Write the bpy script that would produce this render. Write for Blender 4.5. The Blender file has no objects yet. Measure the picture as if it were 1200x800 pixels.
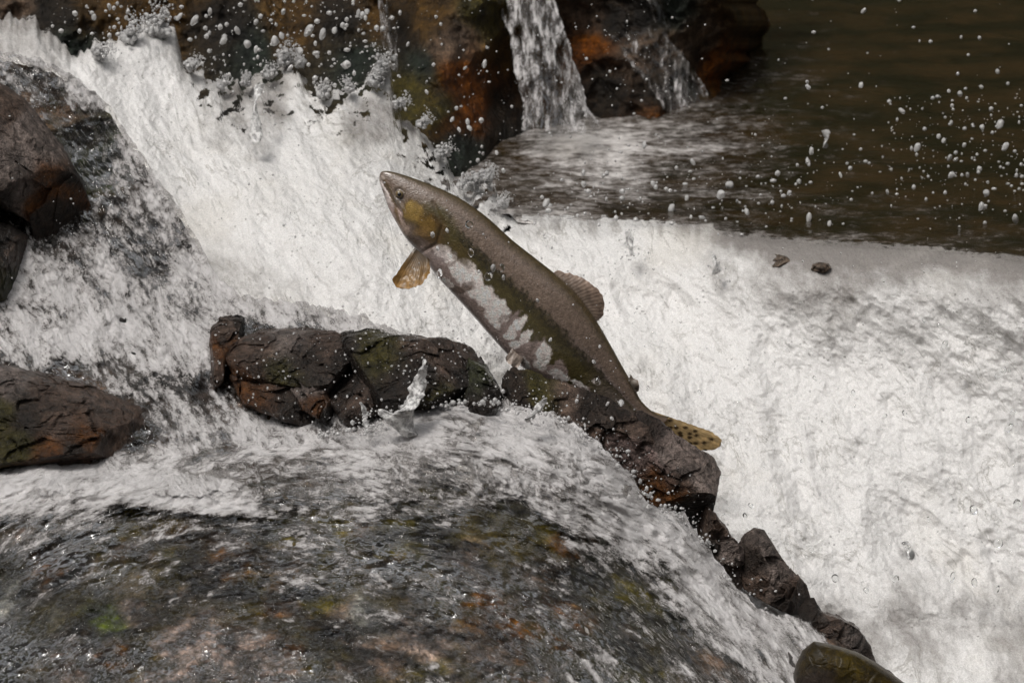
import bpy, bmesh, math, random
import numpy as np
from mathutils import Vector

# ------------------------------------------------------------------ camera, sky, sun, exposure
sc = bpy.context.scene
COL = sc.collection
PITCH = math.radians(14.0)
DIST = 6.0
CAM = np.array([0.0, -DIST * math.cos(PITCH), DIST * math.sin(PITCH) + 2.0])   # looks at (0,0,2)
TH = 0.7 / DIST
cam = bpy.data.cameras.new("camera")
cam.sensor_width = 36.0
cam.lens = 18.0 / TH
cam.clip_start = 0.1
cam.clip_end = 500
cam.dof.use_dof = True
cam.dof.focus_distance = DIST
cam.dof.aperture_fstop = 10.0
camo = bpy.data.objects.new("camera", cam)
COL.objects.link(camo)
camo.location = CAM
camo.rotation_euler = (math.pi / 2 - PITCH, 0, 0)
sc.camera = camo

SUN_EL, SUN_AZ = math.radians(58), math.radians(-35)     # azimuth measured from -Y (towards the camera) to +X
world = bpy.data.worlds.new("World")
sc.world = world
world.use_nodes = True
wn = world.node_tree
wn.nodes.clear()
w_out = wn.nodes.new("ShaderNodeOutputWorld")
w_bg = wn.nodes.new("ShaderNodeBackground")
w_sky = wn.nodes.new("ShaderNodeTexSky")
w_sky.sky_type = 'NISHITA'
w_sky.sun_disc = False
w_sky.sun_elevation = SUN_EL
w_sky.sun_rotation = math.pi + math.radians(35)
w_sky.air_density = 1.0
w_sky.dust_density = 6.0
w_sky.ozone_density = 0.6
w_bg.inputs[1].default_value = 0.11
w_hsv = wn.nodes.new("ShaderNodeHueSaturation")          # high thin overcast: the blue is washed out
w_hsv.inputs['Saturation'].default_value = 0.12
wn.links.new(w_sky.outputs[0], w_hsv.inputs['Color'])
wn.links.new(w_hsv.outputs[0], w_bg.inputs[0])
wn.links.new(w_bg.outputs[0], w_out.inputs[0])
sun = bpy.data.lights.new("sun", 'SUN')
sun.energy = 1.7
sun.angle = math.radians(14)
sun.color = (1.0, 0.955, 0.90)
suno = bpy.data.objects.new("sun", sun)
COL.objects.link(suno)
sd = Vector((math.sin(SUN_AZ) * math.cos(SUN_EL), -math.cos(SUN_AZ) * math.cos(SUN_EL), math.sin(SUN_EL)))
suno.rotation_euler = sd.to_track_quat('Z', 'Y').to_euler()
sc.view_settings.view_transform = 'Standard'
sc.view_settings.look = 'None'
sc.view_settings.gamma = 1
sc.view_settings.use_curve_mapping = False
sc.view_settings.exposure = -0.06
sc.cycles.max_bounces = 8
sc.cycles.transparent_max_bounces = 16
sc.cycles.transmission_bounces = 6
sc.cycles.caustics_reflective = False
sc.cycles.caustics_refractive = False

random.seed(7)
RNG = np.random.default_rng(11)

# ------------------------------------------------------------------ geometry helpers
FWD = np.array([0, math.cos(PITCH), -math.sin(PITCH)])
UP = np.array([0, math.sin(PITCH), math.cos(PITCH)])
def ray(px, py):
    a = (np.asarray(px, float) - 600) / 600 * TH
    b = (400 - np.asarray(py, float)) / 600 * TH
    return a, FWD[1] + b * UP[1], FWD[2] + b * UP[2]
def P(px, py, Y):
    rx, ry, rz = ray(px, py)
    t = (np.asarray(Y, float) - CAM[1]) / ry
    return np.stack(np.broadcast_arrays(CAM[0] + rx * t, CAM[1] + ry * t, CAM[2] + rz * t), -1)
def depth_on_level(px, py, z):                 # where the sight line meets a level surface
    rx, ry, rz = ray(px, py)
    t = (z - CAM[2]) / rz
    return CAM[1] + ry * t
def proj(p):
    d = p - CAM
    w = d @ FWD
    return 600 + d[..., 0] / w / TH * 600, 400 - (d @ UP) / w / TH * 600

def _hash(ix, iy, iz, seed):
    h = (ix * 374761393 + iy * 668265263 + iz * 2147483647 + seed * 1274126177) & 0xFFFFFFFF
    h = ((h ^ (h >> 13)) * 1274126177) & 0xFFFFFFFF
    h = ((h ^ (h >> 16)) * 2246822519) & 0xFFFFFFFF
    return (h ^ (h >> 15)) & 0xFFFFFFFF
def noise(x, y, z=0.0, seed=0):                # gradient noise, about -1..1
    x, y, z = np.broadcast_arrays(np.asarray(x, float), np.asarray(y, float), np.asarray(z, float))
    ix, iy, iz = (np.floor(v).astype(np.int64) for v in (x, y, z))
    fx, fy, fz = x - ix, y - iy, z - iz
    u, v, w = (f * f * f * (f * (f * 6 - 15) + 10) for f in (fx, fy, fz))
    def g(dx, dy, dz):
        h = _hash(ix + dx, iy + dy, iz + dz, seed)
        a = (h & 1023) / 1023.0 * 2 * math.pi
        b = ((h >> 10) & 1023) / 1023.0 * 2 - 1
        r = np.sqrt(1 - b * b)
        return r * np.cos(a) * (fx - dx) + r * np.sin(a) * (fy - dy) + b * (fz - dz)
    def L(a, b, t): return a + (b - a) * t
    return 1.6 * L(L(L(g(0,0,0), g(1,0,0), u), L(g(0,1,0), g(1,1,0), u), v),
                   L(L(g(0,0,1), g(1,0,1), u), L(g(0,1,1), g(1,1,1), u), v), w)
def fbm(x, y, z=0.0, oct=4, seed=0, gain=0.5):
    s, a, f, t = 0, 1.0, 1.0, 0
    for k in range(oct):
        s = s + a * noise(np.asarray(x) * f, np.asarray(y) * f, np.asarray(z) * f, seed + k * 17)
        t += a; a *= gain; f *= 2.03
    return s / t
def ridged(x, y, z=0.0, oct=4, seed=0):
    s, a, f, t = 0, 1.0, 1.0, 0
    for k in range(oct):
        s = s + a * (1 - 2 * np.abs(noise(np.asarray(x) * f, np.asarray(y) * f, np.asarray(z) * f, seed + k * 17)))
        t += a; a *= 0.5; f *= 2.1
    return s / t
def worley(x, y, seed=0):                      # distance to the nearest of scattered points
    ix, iy = np.floor(x).astype(np.int64), np.floor(y).astype(np.int64)
    best = np.full(np.shape(x), 9.0)
    for dx in (-1, 0, 1):
        for dy in (-1, 0, 1):
            h = _hash(ix + dx, iy + dy, 0 * ix, seed)
            jx = ix + dx + (h & 1023) / 1023.0
            jy = iy + dy + ((h >> 10) & 1023) / 1023.0
            best = np.minimum(best, (x - jx) ** 2 + (y - jy) ** 2)
    return np.sqrt(best)
def facets(x, y, z, seed=0, tilt=0.5):         # broken stone: each cell a small tilted plane
    ix, iy, iz = (np.floor(v).astype(np.int64) for v in (x, y, z))
    best = np.full(np.shape(x), 9.0); h0 = np.zeros(np.shape(x))
    for dx in (-1, 0, 1):
        for dy in (-1, 0, 1):
            for dz in (-1, 0, 1):
                h = _hash(ix + dx, iy + dy, iz + dz, seed); g = _hash(ix + dx, iy + dy, iz + dz, seed + 99)
                ox, oy, oz = x - ix - dx - (h & 1023) / 1023.0, y - iy - dy - ((h >> 10) & 1023) / 1023.0, z - iz - dz - ((h >> 20) & 1023) / 1023.0
                d = ox * ox + oy * oy + oz * oz
                v = tilt * (ox * ((g & 255) / 127.5 - 1) + oy * (((g >> 8) & 255) / 127.5 - 1) + oz * (((g >> 16) & 255) / 127.5 - 1)) + ((g >> 24) & 127) / 127.0 - .5
                k = d < best
                best = np.where(k, d, best); h0 = np.where(k, v, h0)
    return h0
def sstep(a, b, x):
    t = np.clip((x - a) / (b - a), 0, 1)
    return t * t * (3 - 2 * t)
def shepard(px, py, pts, p=3.5, soft=8.0):     # blend values given at scattered places
    pts = np.array(pts, float)
    n = pts.shape[1] - 2
    num = [0] * n; den = 0
    for q in pts:
        w = 1.0 / (((px - q[0]) ** 2 + (py - q[1]) ** 2 + soft * soft) ** (p / 2))
        den = den + w
        for k in range(n): num[k] = num[k] + w * q[2 + k]
    r = [v / den for v in num]
    return r[0] if n == 1 else np.stack(r, -1)
def tps(px, py, pts):                          # smooth surface through scattered depths
    pts = np.array(pts, float)
    X = pts[:, :2] / 400.0
    def K(r2): return 0.5 * r2 * np.log(r2 + 1e-9)
    n = len(pts)
    A = np.zeros((n + 3, n + 3))
    A[:n, :n] = K(((X[:, None] - X[None]) ** 2).sum(-1)) + np.eye(n) * 2e-3
    A[:n, n] = 1; A[:n, n + 1:] = X; A[n, :n] = 1; A[n + 1:, :n] = X.T
    c = np.linalg.solve(A, np.r_[pts[:, 2], 0, 0, 0])
    x, y = px / 400.0, py / 400.0
    s = c[n] + c[n + 1] * x + c[n + 2] * y
    for k in range(n): s = s + c[k] * K((x - X[k, 0]) ** 2 + (y - X[k, 1]) ** 2)
    return s
def curve(px, pts):                            # smooth polyline y(x)
    pts = np.array(pts, float)
    return np.interp(px, pts[:, 0], pts[:, 1])
def sdf(px, py, poly):                         # signed distance, positive inside
    poly = np.array(poly, float)
    d = np.full(np.shape(px), 1e9); inside = np.zeros(np.shape(px), bool)
    for i in range(len(poly)):
        a, b = poly[i - 1], poly[i]
        ex, ey = b - a
        wx, wy = px - a[0], py - a[1]
        t = np.clip((wx * ex + wy * ey) / (ex * ex + ey * ey + 1e-9), 0, 1)
        d = np.minimum(d, (wx - ex * t) ** 2 + (wy - ey * t) ** 2)
        c = ((a[1] <= py) != (b[1] <= py))
        with np.errstate(divide='ignore', invalid='ignore'):
            xx = a[0] + (py - a[1]) / (b[1] - a[1] if b[1] != a[1] else 1e-9) * ex
        inside ^= c & (px < xx)
    return np.where(inside, 1, -1) * np.sqrt(d)

def tag(o, label=None, cat=None, group=None, kind=None):
    if label: o['label'] = label
    if cat: o['category'] = cat
    if group: o['group'] = group
    if kind: o['kind'] = kind
    return o
def link(name, me, m=None, parent=None, smooth=True):
    if m and not me.materials: me.materials.append(m)
    if smooth: me.polygons.foreach_set('use_smooth', [True] * len(me.polygons))
    o = bpy.data.objects.new(name, me)
    COL.objects.link(o)
    if parent: o.parent = parent
    return o
def grid_mesh(name, V, closed=False, attrs=None, uv=None):
    """V: (rows, cols, 3) points -> quad mesh; attrs: dict name -> (rows, cols[,3])"""
    R, C = V.shape[:2]
    idx = np.arange(R * C).reshape(R, C)
    if closed: idx = np.concatenate([idx, idx[:, :1]], 1)
    F = np.stack([idx[:-1, :-1], idx[:-1, 1:], idx[1:, 1:], idx[1:, :-1]], -1).reshape(-1, 4)
    me = bpy.data.meshes.new(name)
    me.vertices.add(R * C)
    me.vertices.foreach_set('co', V.reshape(-1).astype(np.float32))
    me.loops.add(F.size)
    me.loops.foreach_set('vertex_index', F.reshape(-1).astype(np.int32))
    me.polygons.add(len(F))
    me.polygons.foreach_set('loop_start', np.arange(0, F.size, 4, dtype=np.int32))
    me.update(calc_edges=True)
    for k, a in (attrs or {}).items():
        a = np.asarray(a, np.float32)
        if a.ndim == 3:
            at = me.attributes.new(k, 'FLOAT_COLOR', 'POINT')
            at.data.foreach_set('color', np.concatenate([a.reshape(-1, 3), np.ones((R * C, 1), np.float32)], 1).reshape(-1))
        else:
            at = me.attributes.new(k, 'FLOAT', 'POINT')
            at.data.foreach_set('value', a.reshape(-1))
    if uv is not None:
        at = me.attributes.new('flow', 'FLOAT_VECTOR', 'POINT')
        u3 = np.zeros((R * C, 3), np.float32); u3[:, :2] = np.asarray(uv).reshape(-1, 2)
        at.data.foreach_set('vector', u3.reshape(-1))
    return me

# ------------------------------------------------------------------ materials
class NT:
    def __init__(s, name):
        s.m = bpy.data.materials.new(name); s.m.use_nodes = True
        s.t = s.m.node_tree; s.t.nodes.clear()
        s.out = s.n('ShaderNodeOutputMaterial')
    def n(s, kind, ins=None, **props):
        nd = s.t.nodes.new(kind)
        for k, v in props.items(): setattr(nd, k, v)
        for k, v in (ins or {}).items(): s.set(nd, k, v)
        return nd
    def set(s, nd, k, v):
        i = nd.inputs[k]
        if isinstance(v, bpy.types.NodeSocket): s.t.links.new(v, i)
        elif isinstance(v, bpy.types.Node): s.t.links.new(v.outputs[0], i)
        else: i.default_value = v
    def attr(s, name): return s.n('ShaderNodeAttribute', attribute_name=name)
    def math(s, op, a, b=0.0, c=0.0, clamp=False):
        nd = s.n('ShaderNodeMath', operation=op, use_clamp=clamp)
        s.set(nd, 0, a); s.set(nd, 1, b)
        if op in ('MULTIPLY_ADD', 'SMOOTH_MIN'): s.set(nd, 2, c)
        return nd.outputs[0]
    def noise(s, vec, scale, detail=4, rough=0.55, dist=0.0):
        return s.n('ShaderNodeTexNoise', {'Vector': vec, 'Scale': scale, 'Detail': detail, 'Roughness': rough, 'Distortion': dist}).outputs[0]
    def voro(s, vec, scale, feature='F1', smooth=None, rand=1.0):
        nd = s.n('ShaderNodeTexVoronoi', {'Vector': vec, 'Scale': scale}, feature=feature)
        nd.inputs['Randomness'].default_value = rand
        return nd.outputs['Distance']
    def scale(s, vec, xyz):
        nd = s.n('ShaderNodeMapping', {'Vector': vec}); nd.inputs['Scale'].default_value = xyz
        return nd.outputs[0]
    def ramp(s, v, a, b, lo=0.0, hi=1.0):
        nd = s.n('ShaderNodeMapRange', {'Value': v, 'From Min': a, 'From Max': b, 'To Min': lo, 'To Max': hi}, interpolation_type='SMOOTHSTEP')
        return nd.outputs[0]
    def mixc(s, f, a, b, mode='MIX'):
        nd = s.n('ShaderNodeMix', data_type='RGBA', blend_type=mode)
        for i, v in ((0, f), (6, a), (7, b)):
            if isinstance(v, bpy.types.NodeSocket): s.t.links.new(v, nd.inputs[i])
            else: nd.inputs[i].default_value = v if i == 0 else (*v, 1)
        return nd.outputs[2]
    def bump(s, h, dist, strength=1.0, normal=None):
        nd = s.n('ShaderNodeBump', {'Height': h, 'Distance': dist, 'Strength': strength})
        if normal: s.set(nd, 'Normal', normal)
        return nd.outputs[0]
    def bsdf(s, **k):
        nd = s.n('ShaderNodeBsdfPrincipled')
        for a, v in k.items():
            key = a.replace('_', ' ')
            if not isinstance(v, bpy.types.NodeSocket) and isinstance(v, tuple): v = (*v, 1)
            s.set(nd, key, v)
        return nd.outputs[0]
    def mixs(s, f, a, b):
        nd = s.n('ShaderNodeMixShader', {0: f})
        s.t.links.new(a, nd.inputs[1]); s.t.links.new(b, nd.inputs[2])
        return nd.outputs[0]
    def done(s, sh):
        s.t.links.new(sh, s.out.inputs[0]); return s.m

def mat_rock(name, coat=0.6, rough=0.45, scale=1.0, amp=1.0, coatr=0.18):
    t = NT(name)
    co = t.n('ShaderNodeNewGeometry').outputs['Position']
    base = t.attr('col').outputs['Color']
    n1 = t.noise(co, 28 * scale, 6, 0.62, 0.6)
    n2 = t.noise(co, 130 * scale, 5, 0.6)
    n3 = t.noise(co, 520 * scale, 3, 0.6)
    f = t.math('MULTIPLY', t.ramp(n1, 0.25, 0.75, 0.45, 1.75), t.ramp(n2, 0.25, 0.75, 0.5, 1.6))
    f = t.math('MULTIPLY', f, t.ramp(n3, 0.3, 0.7, 0.75, 1.3))
    v = t.n('ShaderNodeCombineColor'); [t.set(v, i, f) for i in range(3)]
    c = t.mixc(1.0, base, v.outputs[0], 'MULTIPLY')
    c = t.n('ShaderNodeHueSaturation', {'Saturation': 1.3, 'Color': c}).outputs[0]
    cr = t.voro(t.n('ShaderNodeVectorMath', {0: co, 1: t.n('ShaderNodeVectorMath', {0: t.n('ShaderNodeTexNoise', {'Vector': co, 'Scale': 30.0}).outputs[1], 3: 0.03}, operation='SCALE').outputs[0]}, operation='ADD').outputs[0], 17 * scale, 'DISTANCE_TO_EDGE')
    crack = t.math('MAXIMUM', t.ramp(cr, 0.0, 0.035, 0.0, 1.0), t.ramp(n1, 0.45, 0.55))
    h = t.math('ADD', t.math('MULTIPLY', n1, 0.012 * amp), t.math('MULTIPLY', n2, 0.0055 * amp))
    h = t.math('ADD', h, t.math('MULTIPLY', n3, 0.0014 * amp))
    h = t.math('ADD', h, t.math('MULTIPLY', crack, 0.0020 * amp))
    nb = t.bump(h, 1.0)
    return t.done(t.bsdf(Base_Color=c, Roughness=rough, Normal=nb, Coat_Weight=coat, Coat_Roughness=coatr, Coat_IOR=1.33, Coat_Normal=nb, Specular_IOR_Level=0.22))

def foam_colour(t, co, flow, fac):
    """aerated water: bright where bubbles crowd, grey where the sheet runs thinner"""
    m = t.noise(co, 10, 7, 0.66, 1.2)
    s = t.noise(flow, 60, 5, 0.65, 0.3)
    f = t.math('ADD', fac, t.math('ADD', t.math('MULTIPLY', t.math('SUBTRACT', m, 0.5), 0.5), t.math('MULTIPLY', t.math('SUBTRACT', s, 0.5), 0.75)))
    return f

def mat_white(name):
    t = NT(name)
    co = t.n('ShaderNodeNewGeometry').outputs['Position']
    flow = t.attr('flow').outputs['Vector']
    fo = t.attr('foam').outputs['Fac']
    f = foam_colour(t, co, flow, fo)
    c = t.mixc(t.ramp(f, 0.05, 0.85), (0.27, 0.25, 0.235), (0.80, 0.785, 0.77))
    warm = t.noise(co, 6, 4)
    c = t.mixc(t.ramp(warm, 0.5, 0.75, 0.0, 0.5), c, (0.70, 0.665, 0.61))
    # little bubbles and pits
    b1 = t.voro(co, 95, 'F1'); gate = t.noise(co, 16, 4)
    pits = t.math('MULTIPLY', t.ramp(b1, 0.10, 0.24, 1.0, 0.0), t.ramp(gate, 0.50, 0.62))
    b2 = t.voro(flow, 210, 'F1')
    fold = t.math('ABSOLUTE', t.math('SUBTRACT', t.noise(flow, 13, 6, 0.62, 1.4), 0.5))
    fold = t.math('MULTIPLY', t.ramp(fold, 0.0, 0.022, 1.0, 0.0), t.ramp(t.noise(co, 7, 3), 0.45, 0.62))
    c = t.mixc(t.math('MULTIPLY', fold, 0.6), c, (0.34, 0.32, 0.29))
    dz = t.voro(t.scale(flow, (0.30, 1, 1)), 150, 'F1')
    dash = t.math('MULTIPLY', t.ramp(dz, 0.08, 0.26, 1.0, 0.0), t.ramp(t.noise(co, 11, 5, 0.65), 0.50, 0.66))
    c = t.mixc(t.math('MULTIPLY', dash, 0.55), c, (0.25, 0.235, 0.22))
    c = t.mixc(t.math('MULTIPLY', pits, 0.6), c, (0.2, 0.19, 0.18))
    n2 = t.noise(t.scale(flow, (1.5, 1, 1)), 170, 5, 0.7, 0.8)
    n3 = t.noise(co, 480, 4, 0.7)
    c = t.mixc(1.0, c, t.mixc(t.ramp(n3, .3, .7), (.80, .80, .80), (1.1, 1.1, 1.1)), 'MULTIPLY')
    n1 = t.noise(flow, 34, 4, 0.6, 0.8)
    h = t.math('ADD', t.math('MULTIPLY', n2, 0.0030), t.math('MULTIPLY', n3, 0.0021))
    h = t.math('ADD', h, t.math('MULTIPLY', t.math('ABSOLUTE', t.math('SUBTRACT', n1, 0.5)), 0.008))
    h = t.math('ADD', h, t.math('MULTIPLY', b2, -0.0016))
    nb = t.bump(h, 1.0, 0.8)
    foam = t.bsdf(Base_Color=c, Roughness=0.2, Normal=nb, Specular_IOR_Level=0.5, IOR=1.33)
    al = t.attr('alpha').outputs['Fac']
    an = t.noise(co, 55, 5, 0.6)
    a = t.ramp(t.math('ADD', al, t.math('MULTIPLY', t.math('SUBTRACT', an, 0.5), 1.3)), 0.35, 0.55)
    return t.done(t.mixs(a, t.n('ShaderNodeBsdfTransparent').outputs[0], foam))

def mat_film(name, bub=1.0, glossy=1.0, lo=0.40, hi=0.70):
    """running water: clear and glinting where thin, white lace where aerated"""
    t = NT(name)
    co = t.n('ShaderNodeNewGeometry').outputs['Position']
    flow = t.attr('flow').outputs['Vector']
    fo = t.attr('foam').outputs['Fac']
    s1 = t.noise(flow, 30, 7, 0.72, 0.9)
    s2 = t.noise(flow, 130, 6, 0.7, 0.6)
    s3 = t.noise(co, 380, 4, 0.7)
    cell = t.voro(flow, 150, 'F1')
    lump = t.math('ADD', t.math('MULTIPLY', t.math('SUBTRACT', s1, 0.5), 2.1), t.math('MULTIPLY', t.math('SUBTRACT', s2, 0.5), 1.5))
    lump = t.math('ADD', lump, t.math('MULTIPLY', t.math('SUBTRACT', s3, 0.5), 0.7))
    lump = t.math('ADD', lump, t.math('MULTIPLY', t.math('SUBTRACT', 0.45, cell), 0.35))
    f = t.math('ADD', fo, lump)
    fac = t.ramp(f, lo - 0.12, hi + 0.12)
    tone = t.ramp(f, 0.3, 1.1)
    c = t.mixc(tone, (0.19, 0.17, 0.155), (0.74, 0.715, 0.71))
    h = t.math('ADD', t.math('MULTIPLY', s1, 0.016), t.math('MULTIPLY', s2, 0.0085))
    h = t.math('ADD', h, t.math('MULTIPLY', s3, 0.0022))
    h = t.math('ADD', h, t.math('MULTIPLY', cell, -0.004 * bub))
    nb = t.bump(h, 1.0, 1.0)
    foam = t.bsdf(Base_Color=c, Roughness=0.16, Normal=nb, Specular_IOR_Level=0.6, IOR=1.33)
    wv = t.noise(t.scale(flow, (0.38, 1, 1)), 23, 4, 0.55, 1.3)
    wv2 = t.noise(flow, 90, 3, 0.6, 0.8)
    calmer = t.noise(co, 6, 3)
    nw = t.bump(t.math('ADD', t.math('MULTIPLY', wv, 0.013), t.math('MULTIPLY', wv2, 0.0026)), 1.0, 1.0)
    fr = t.n('ShaderNodeFresnel', {'IOR': 1.33, 'Normal': nw}).outputs[0]
    gl = t.n('ShaderNodeBsdfGlossy', {'Color': (1, 1, 1, 1), 'Roughness': 0.03, 'Normal': nw}).outputs[0]
    clear = t.mixs(t.math('MULTIPLY', fr, t.ramp(calmer, .35, .65, .18 * glossy, .72 * glossy), clamp=True), t.n('ShaderNodeBsdfTransparent', {'Color': (0.93, 0.92, 0.9, 1)}).outputs[0], gl)
    body = t.mixs(fac, clear, foam)
    al = t.attr('alpha').outputs['Fac']
    an = t.noise(co, 60, 4, 0.6)
    a = t.ramp(t.math('ADD', al, t.math('MULTIPLY', t.math('SUBTRACT', an, 0.5), 1.2)), 0.35, 0.6)
    return t.done(t.mixs(a, t.n('ShaderNodeBsdfTransparent').outputs[0], body))

def mat_pool(name):
    t = NT(name)
    co = t.n('ShaderNodeNewGeometry').outputs['Position']
    st = t.scale(co, (1.0, 0.95, 1.0))
    st2 = t.scale(co, (1.0, 0.55, 1.0))
    n1 = t.noise(st, 4.5, 4, 0.55, 0.5)
    n2 = t.noise(st, 22, 4, 0.6)
    n3 = t.noise(st2, 110, 3, 0.6)
    h = t.math('ADD', t.math('MULTIPLY', n1, 0.030), t.math('MULTIPLY', n2, 0.0085))
    h = t.math('ADD', h, t.math('MULTIPLY', n3, 0.0010))
    nb = t.bump(h, 1.0, 0.7)
    fo = t.attr('foam').outputs['Fac']
    bed = t.noise(co, 8, 5, 0.6)
    dark = t.mixc(t.ramp(bed, 0.35, 0.65), (0.012, 0.010, 0.004), (0.032, 0.020, 0.008))
    water = t.bsdf(Base_Color=dark, Roughness=0.10, Normal=nb, IOR=1.33)
    s1 = t.noise(st, 9, 6, 0.7, 0.4); s2 = t.noise(st, 42, 5, 0.7)
    f = t.math('ADD', fo, t.math('ADD', t.math('MULTIPLY', t.math('SUBTRACT', s1, 0.5), 1.2), t.math('MULTIPLY', t.math('SUBTRACT', s2, 0.5), 1.3)))
    c = t.mixc(t.ramp(f, 0.4, 1.2), (0.13, 0.112, 0.10), (0.66, 0.63, 0.61))
    foam = t.bsdf(Base_Color=c, Roughness=0.5, Normal=nb, IOR=1.33)
    return t.done(t.mixs(t.ramp(f, 0.22, 0.95), water, foam))

def mat_drop(name, white):
    t = NT(name)
    if white:
        a = t.bsdf(Base_Color=(0.86, 0.85, 0.84), Roughness=0.15, IOR=1.33)
        g = t.bsdf(Base_Color=(1.0, 1.0, 1.0), Roughness=0.02, IOR=1.33, Transmission_Weight=1.0)
        return t.done(t.mixs(0.42, g, a))
    return t.done(t.bsdf(Base_Color=(0.97, 0.98, 0.98), Roughness=0.0, IOR=1.33, Transmission_Weight=1.0))

def mat_splash(name):
    t = NT(name)
    co = t.n('ShaderNodeNewGeometry').outputs['Position']
    n = t.noise(co, 140, 4, 0.6); n2 = t.noise(co, 420, 2)
    nb = t.bump(t.math('ADD', t.math('MULTIPLY', n, 0.005), t.math('MULTIPLY', n2, 0.0012)), 1.0, 0.9)
    g = t.bsdf(Base_Color=(1.0, 1.0, 1.0), Roughness=0.03, IOR=1.33, Transmission_Weight=1.0, Normal=nb)
    a = t.bsdf(Base_Color=(0.80, 0.79, 0.78), Roughness=0.2, IOR=1.33, Normal=nb)
    return t.done(t.mixs(t.ramp(n, 0.36, 0.62, 0.3, 0.95), g, a))

M_ROCK_WET = mat_rock('wet_rock', 0.7, 0.5, coatr=0.09)
M_ROCK_DRY = mat_rock('damp_rock', 0.25, 0.62, coatr=0.35)
M_ROCK_SMOOTH = mat_rock('smooth_wet_rock', 0.3, 0.5, 1.0, 0.2)
M_ROCK_BACK = mat_rock('cliff_rock', 0.3, 0.6, 0.6, 1.6)
M_WHITE = mat_white('aerated_water')
M_FILM = mat_film('running_water')
M_FALL = mat_film('falling_water', 0.4, 0.4, 0.42, 0.95)
M_POOL = mat_pool('dark_pool_water')
M_DROP_W = mat_drop('white_droplet', True)
M_DROP_C = mat_drop('clear_droplet', False)
M_SPLASH = mat_splash('splash_water')

# ------------------------------------------------------------------ layout
POOL_Z = float(P(800, 268, 0.60)[2])
WHITE_TOP = [(-260,-40),(-100,0),(40,15),(70,42),(88,62),(110,52),(135,40),(152,32),(165,24),(185,18),(205,30),(214,55),(226,72),(245,80),(262,95),
             (285,96),(300,84),(316,78),(335,58),(350,66),(362,88),(378,104),(400,100),(425,92),(442,72),(455,66),(462,100),(472,132),(490,142),
             (505,156),(520,172),(533,196),(548,214),(566,208),(580,214),(592,240),(606,257),(640,260),(700,262),(800,268),(900,284),(1000,290),
             (1100,296),(1200,308),(1460,330)]
WHITE_PTS = [(-250,0,.95),(40,15,.85),(150,30,.90),(300,90,.92),(450,75,.92),(530,195,.80),(250,180,.66),(100,150,.66),(350,250,.50),(460,300,.40),
             (200,300,.46),(560,430,.24),(450,400,.25),(300,370,.33),(640,420,.34),(700,520,.24),(850,640,.10),(800,400,.40),(900,520,.26),(1050,600,.18),
             (1000,700,.06),(1200,700,.08),(1200,500,.26),(1150,400,.36),(1400,400,.35),(1400,720,.06),(1200,820,-.12),(1000,820,-.10),(800,820,.0),(400,800,.2),(0,500,.4),(-250,500,.6)]
def white_depth(px, py):
    d = tps(px, py, WHITE_PTS)
    top = curve(px, WHITE_TOP)
    lip = depth_on_level(px, top, POOL_Z + .0015)
    e = np.clip(py - top, 0, 999)
    run = (-.24 + np.sqrt(.0576 + 4 * .97 * 6 * e * .00117)) / (2 * .97 * 6)   # level at the lip, then falling ever steeper
    k = sstep(560, 640, px) * sstep(170, 30, e)
    return d * (1 - k) + (lip - run) * k
SHELF_TOP = [(-260,40),(-60,48),(40,62),(75,78),(104,100),(130,122),(160,168),(200,228),(232,276),(246,312),(280,342),(330,350),(390,356),(430,370),(470,388),
             (540,398),(572,430),(590,462),(640,478),(690,505),(728,540),(760,585),(800,598),(830,640),(868,690),(900,716),(950,722),(985,738),(1030,765),(1075,800),(1120,840),(1200,890)]
SHELF_PTS = [(-250,60,.50),(0,50,.50),(80,80,.50),(0,170,.34),(120,150,.46),(200,240,.36),(100,300,.28),(240,320,.28),(0,340,.20),(150,380,.16),(300,350,.20),(420,370,.12),
             (550,400,.06),(0,430,.06),(100,480,-.02),(240,420,.08),(330,440,.05),(470,440,.02),(580,470,.0),(180,530,-.10),(0,550,-.14),(300,500,-.02),(420,500,-.06),(560,490,-.08),(680,510,-.08),
             (300,560,-.16),(450,560,-.18),(600,560,-.17),(760,600,-.10),(870,700,-.12),(0,620,-.26),(250,640,-.30),(480,640,-.31),(650,650,-.26),(780,720,-.26),(950,730,-.12),(1060,800,-.16),
             (0,750,-.46),(300,760,-.50),(600,770,-.50),(850,800,-.36),(0,900,-.72),(400,920,-.80),(900,920,-.6),(1200,900,-.3),(-250,550,-.1),(-250,800,-.5)]
LIP = [(376,512),(400,505),(430,506),(452,494),(470,480),(486,470),(505,474),(530,474),(552,468),(575,472),(598,478),(622,484),(650,487),(690,512),(722,535),(748,562),
       (768,596),(792,598),(812,612),(832,645),(866,694),(905,728),(1100,900),(1100,1500),(-900,1500),(-900,548),(0,548),(200,545),(300,540),(350,524)]
def shelf_depth(px, py):
    d = tps(px, py, SHELF_PTS)
    d = d - 0.030 * sstep(-2, 26, sdf(px, py, LIP))
    return d
def arc_coords(px, py):
    """coordinates that run along and across the current of the foreground fall"""
    x = (px - 360) * 0.92; y = (py - 1120)
    r = np.hypot(x, y); a = np.arctan2(x, -y)
    return a * 520 * 0.00117, r * 0.00117

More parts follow.
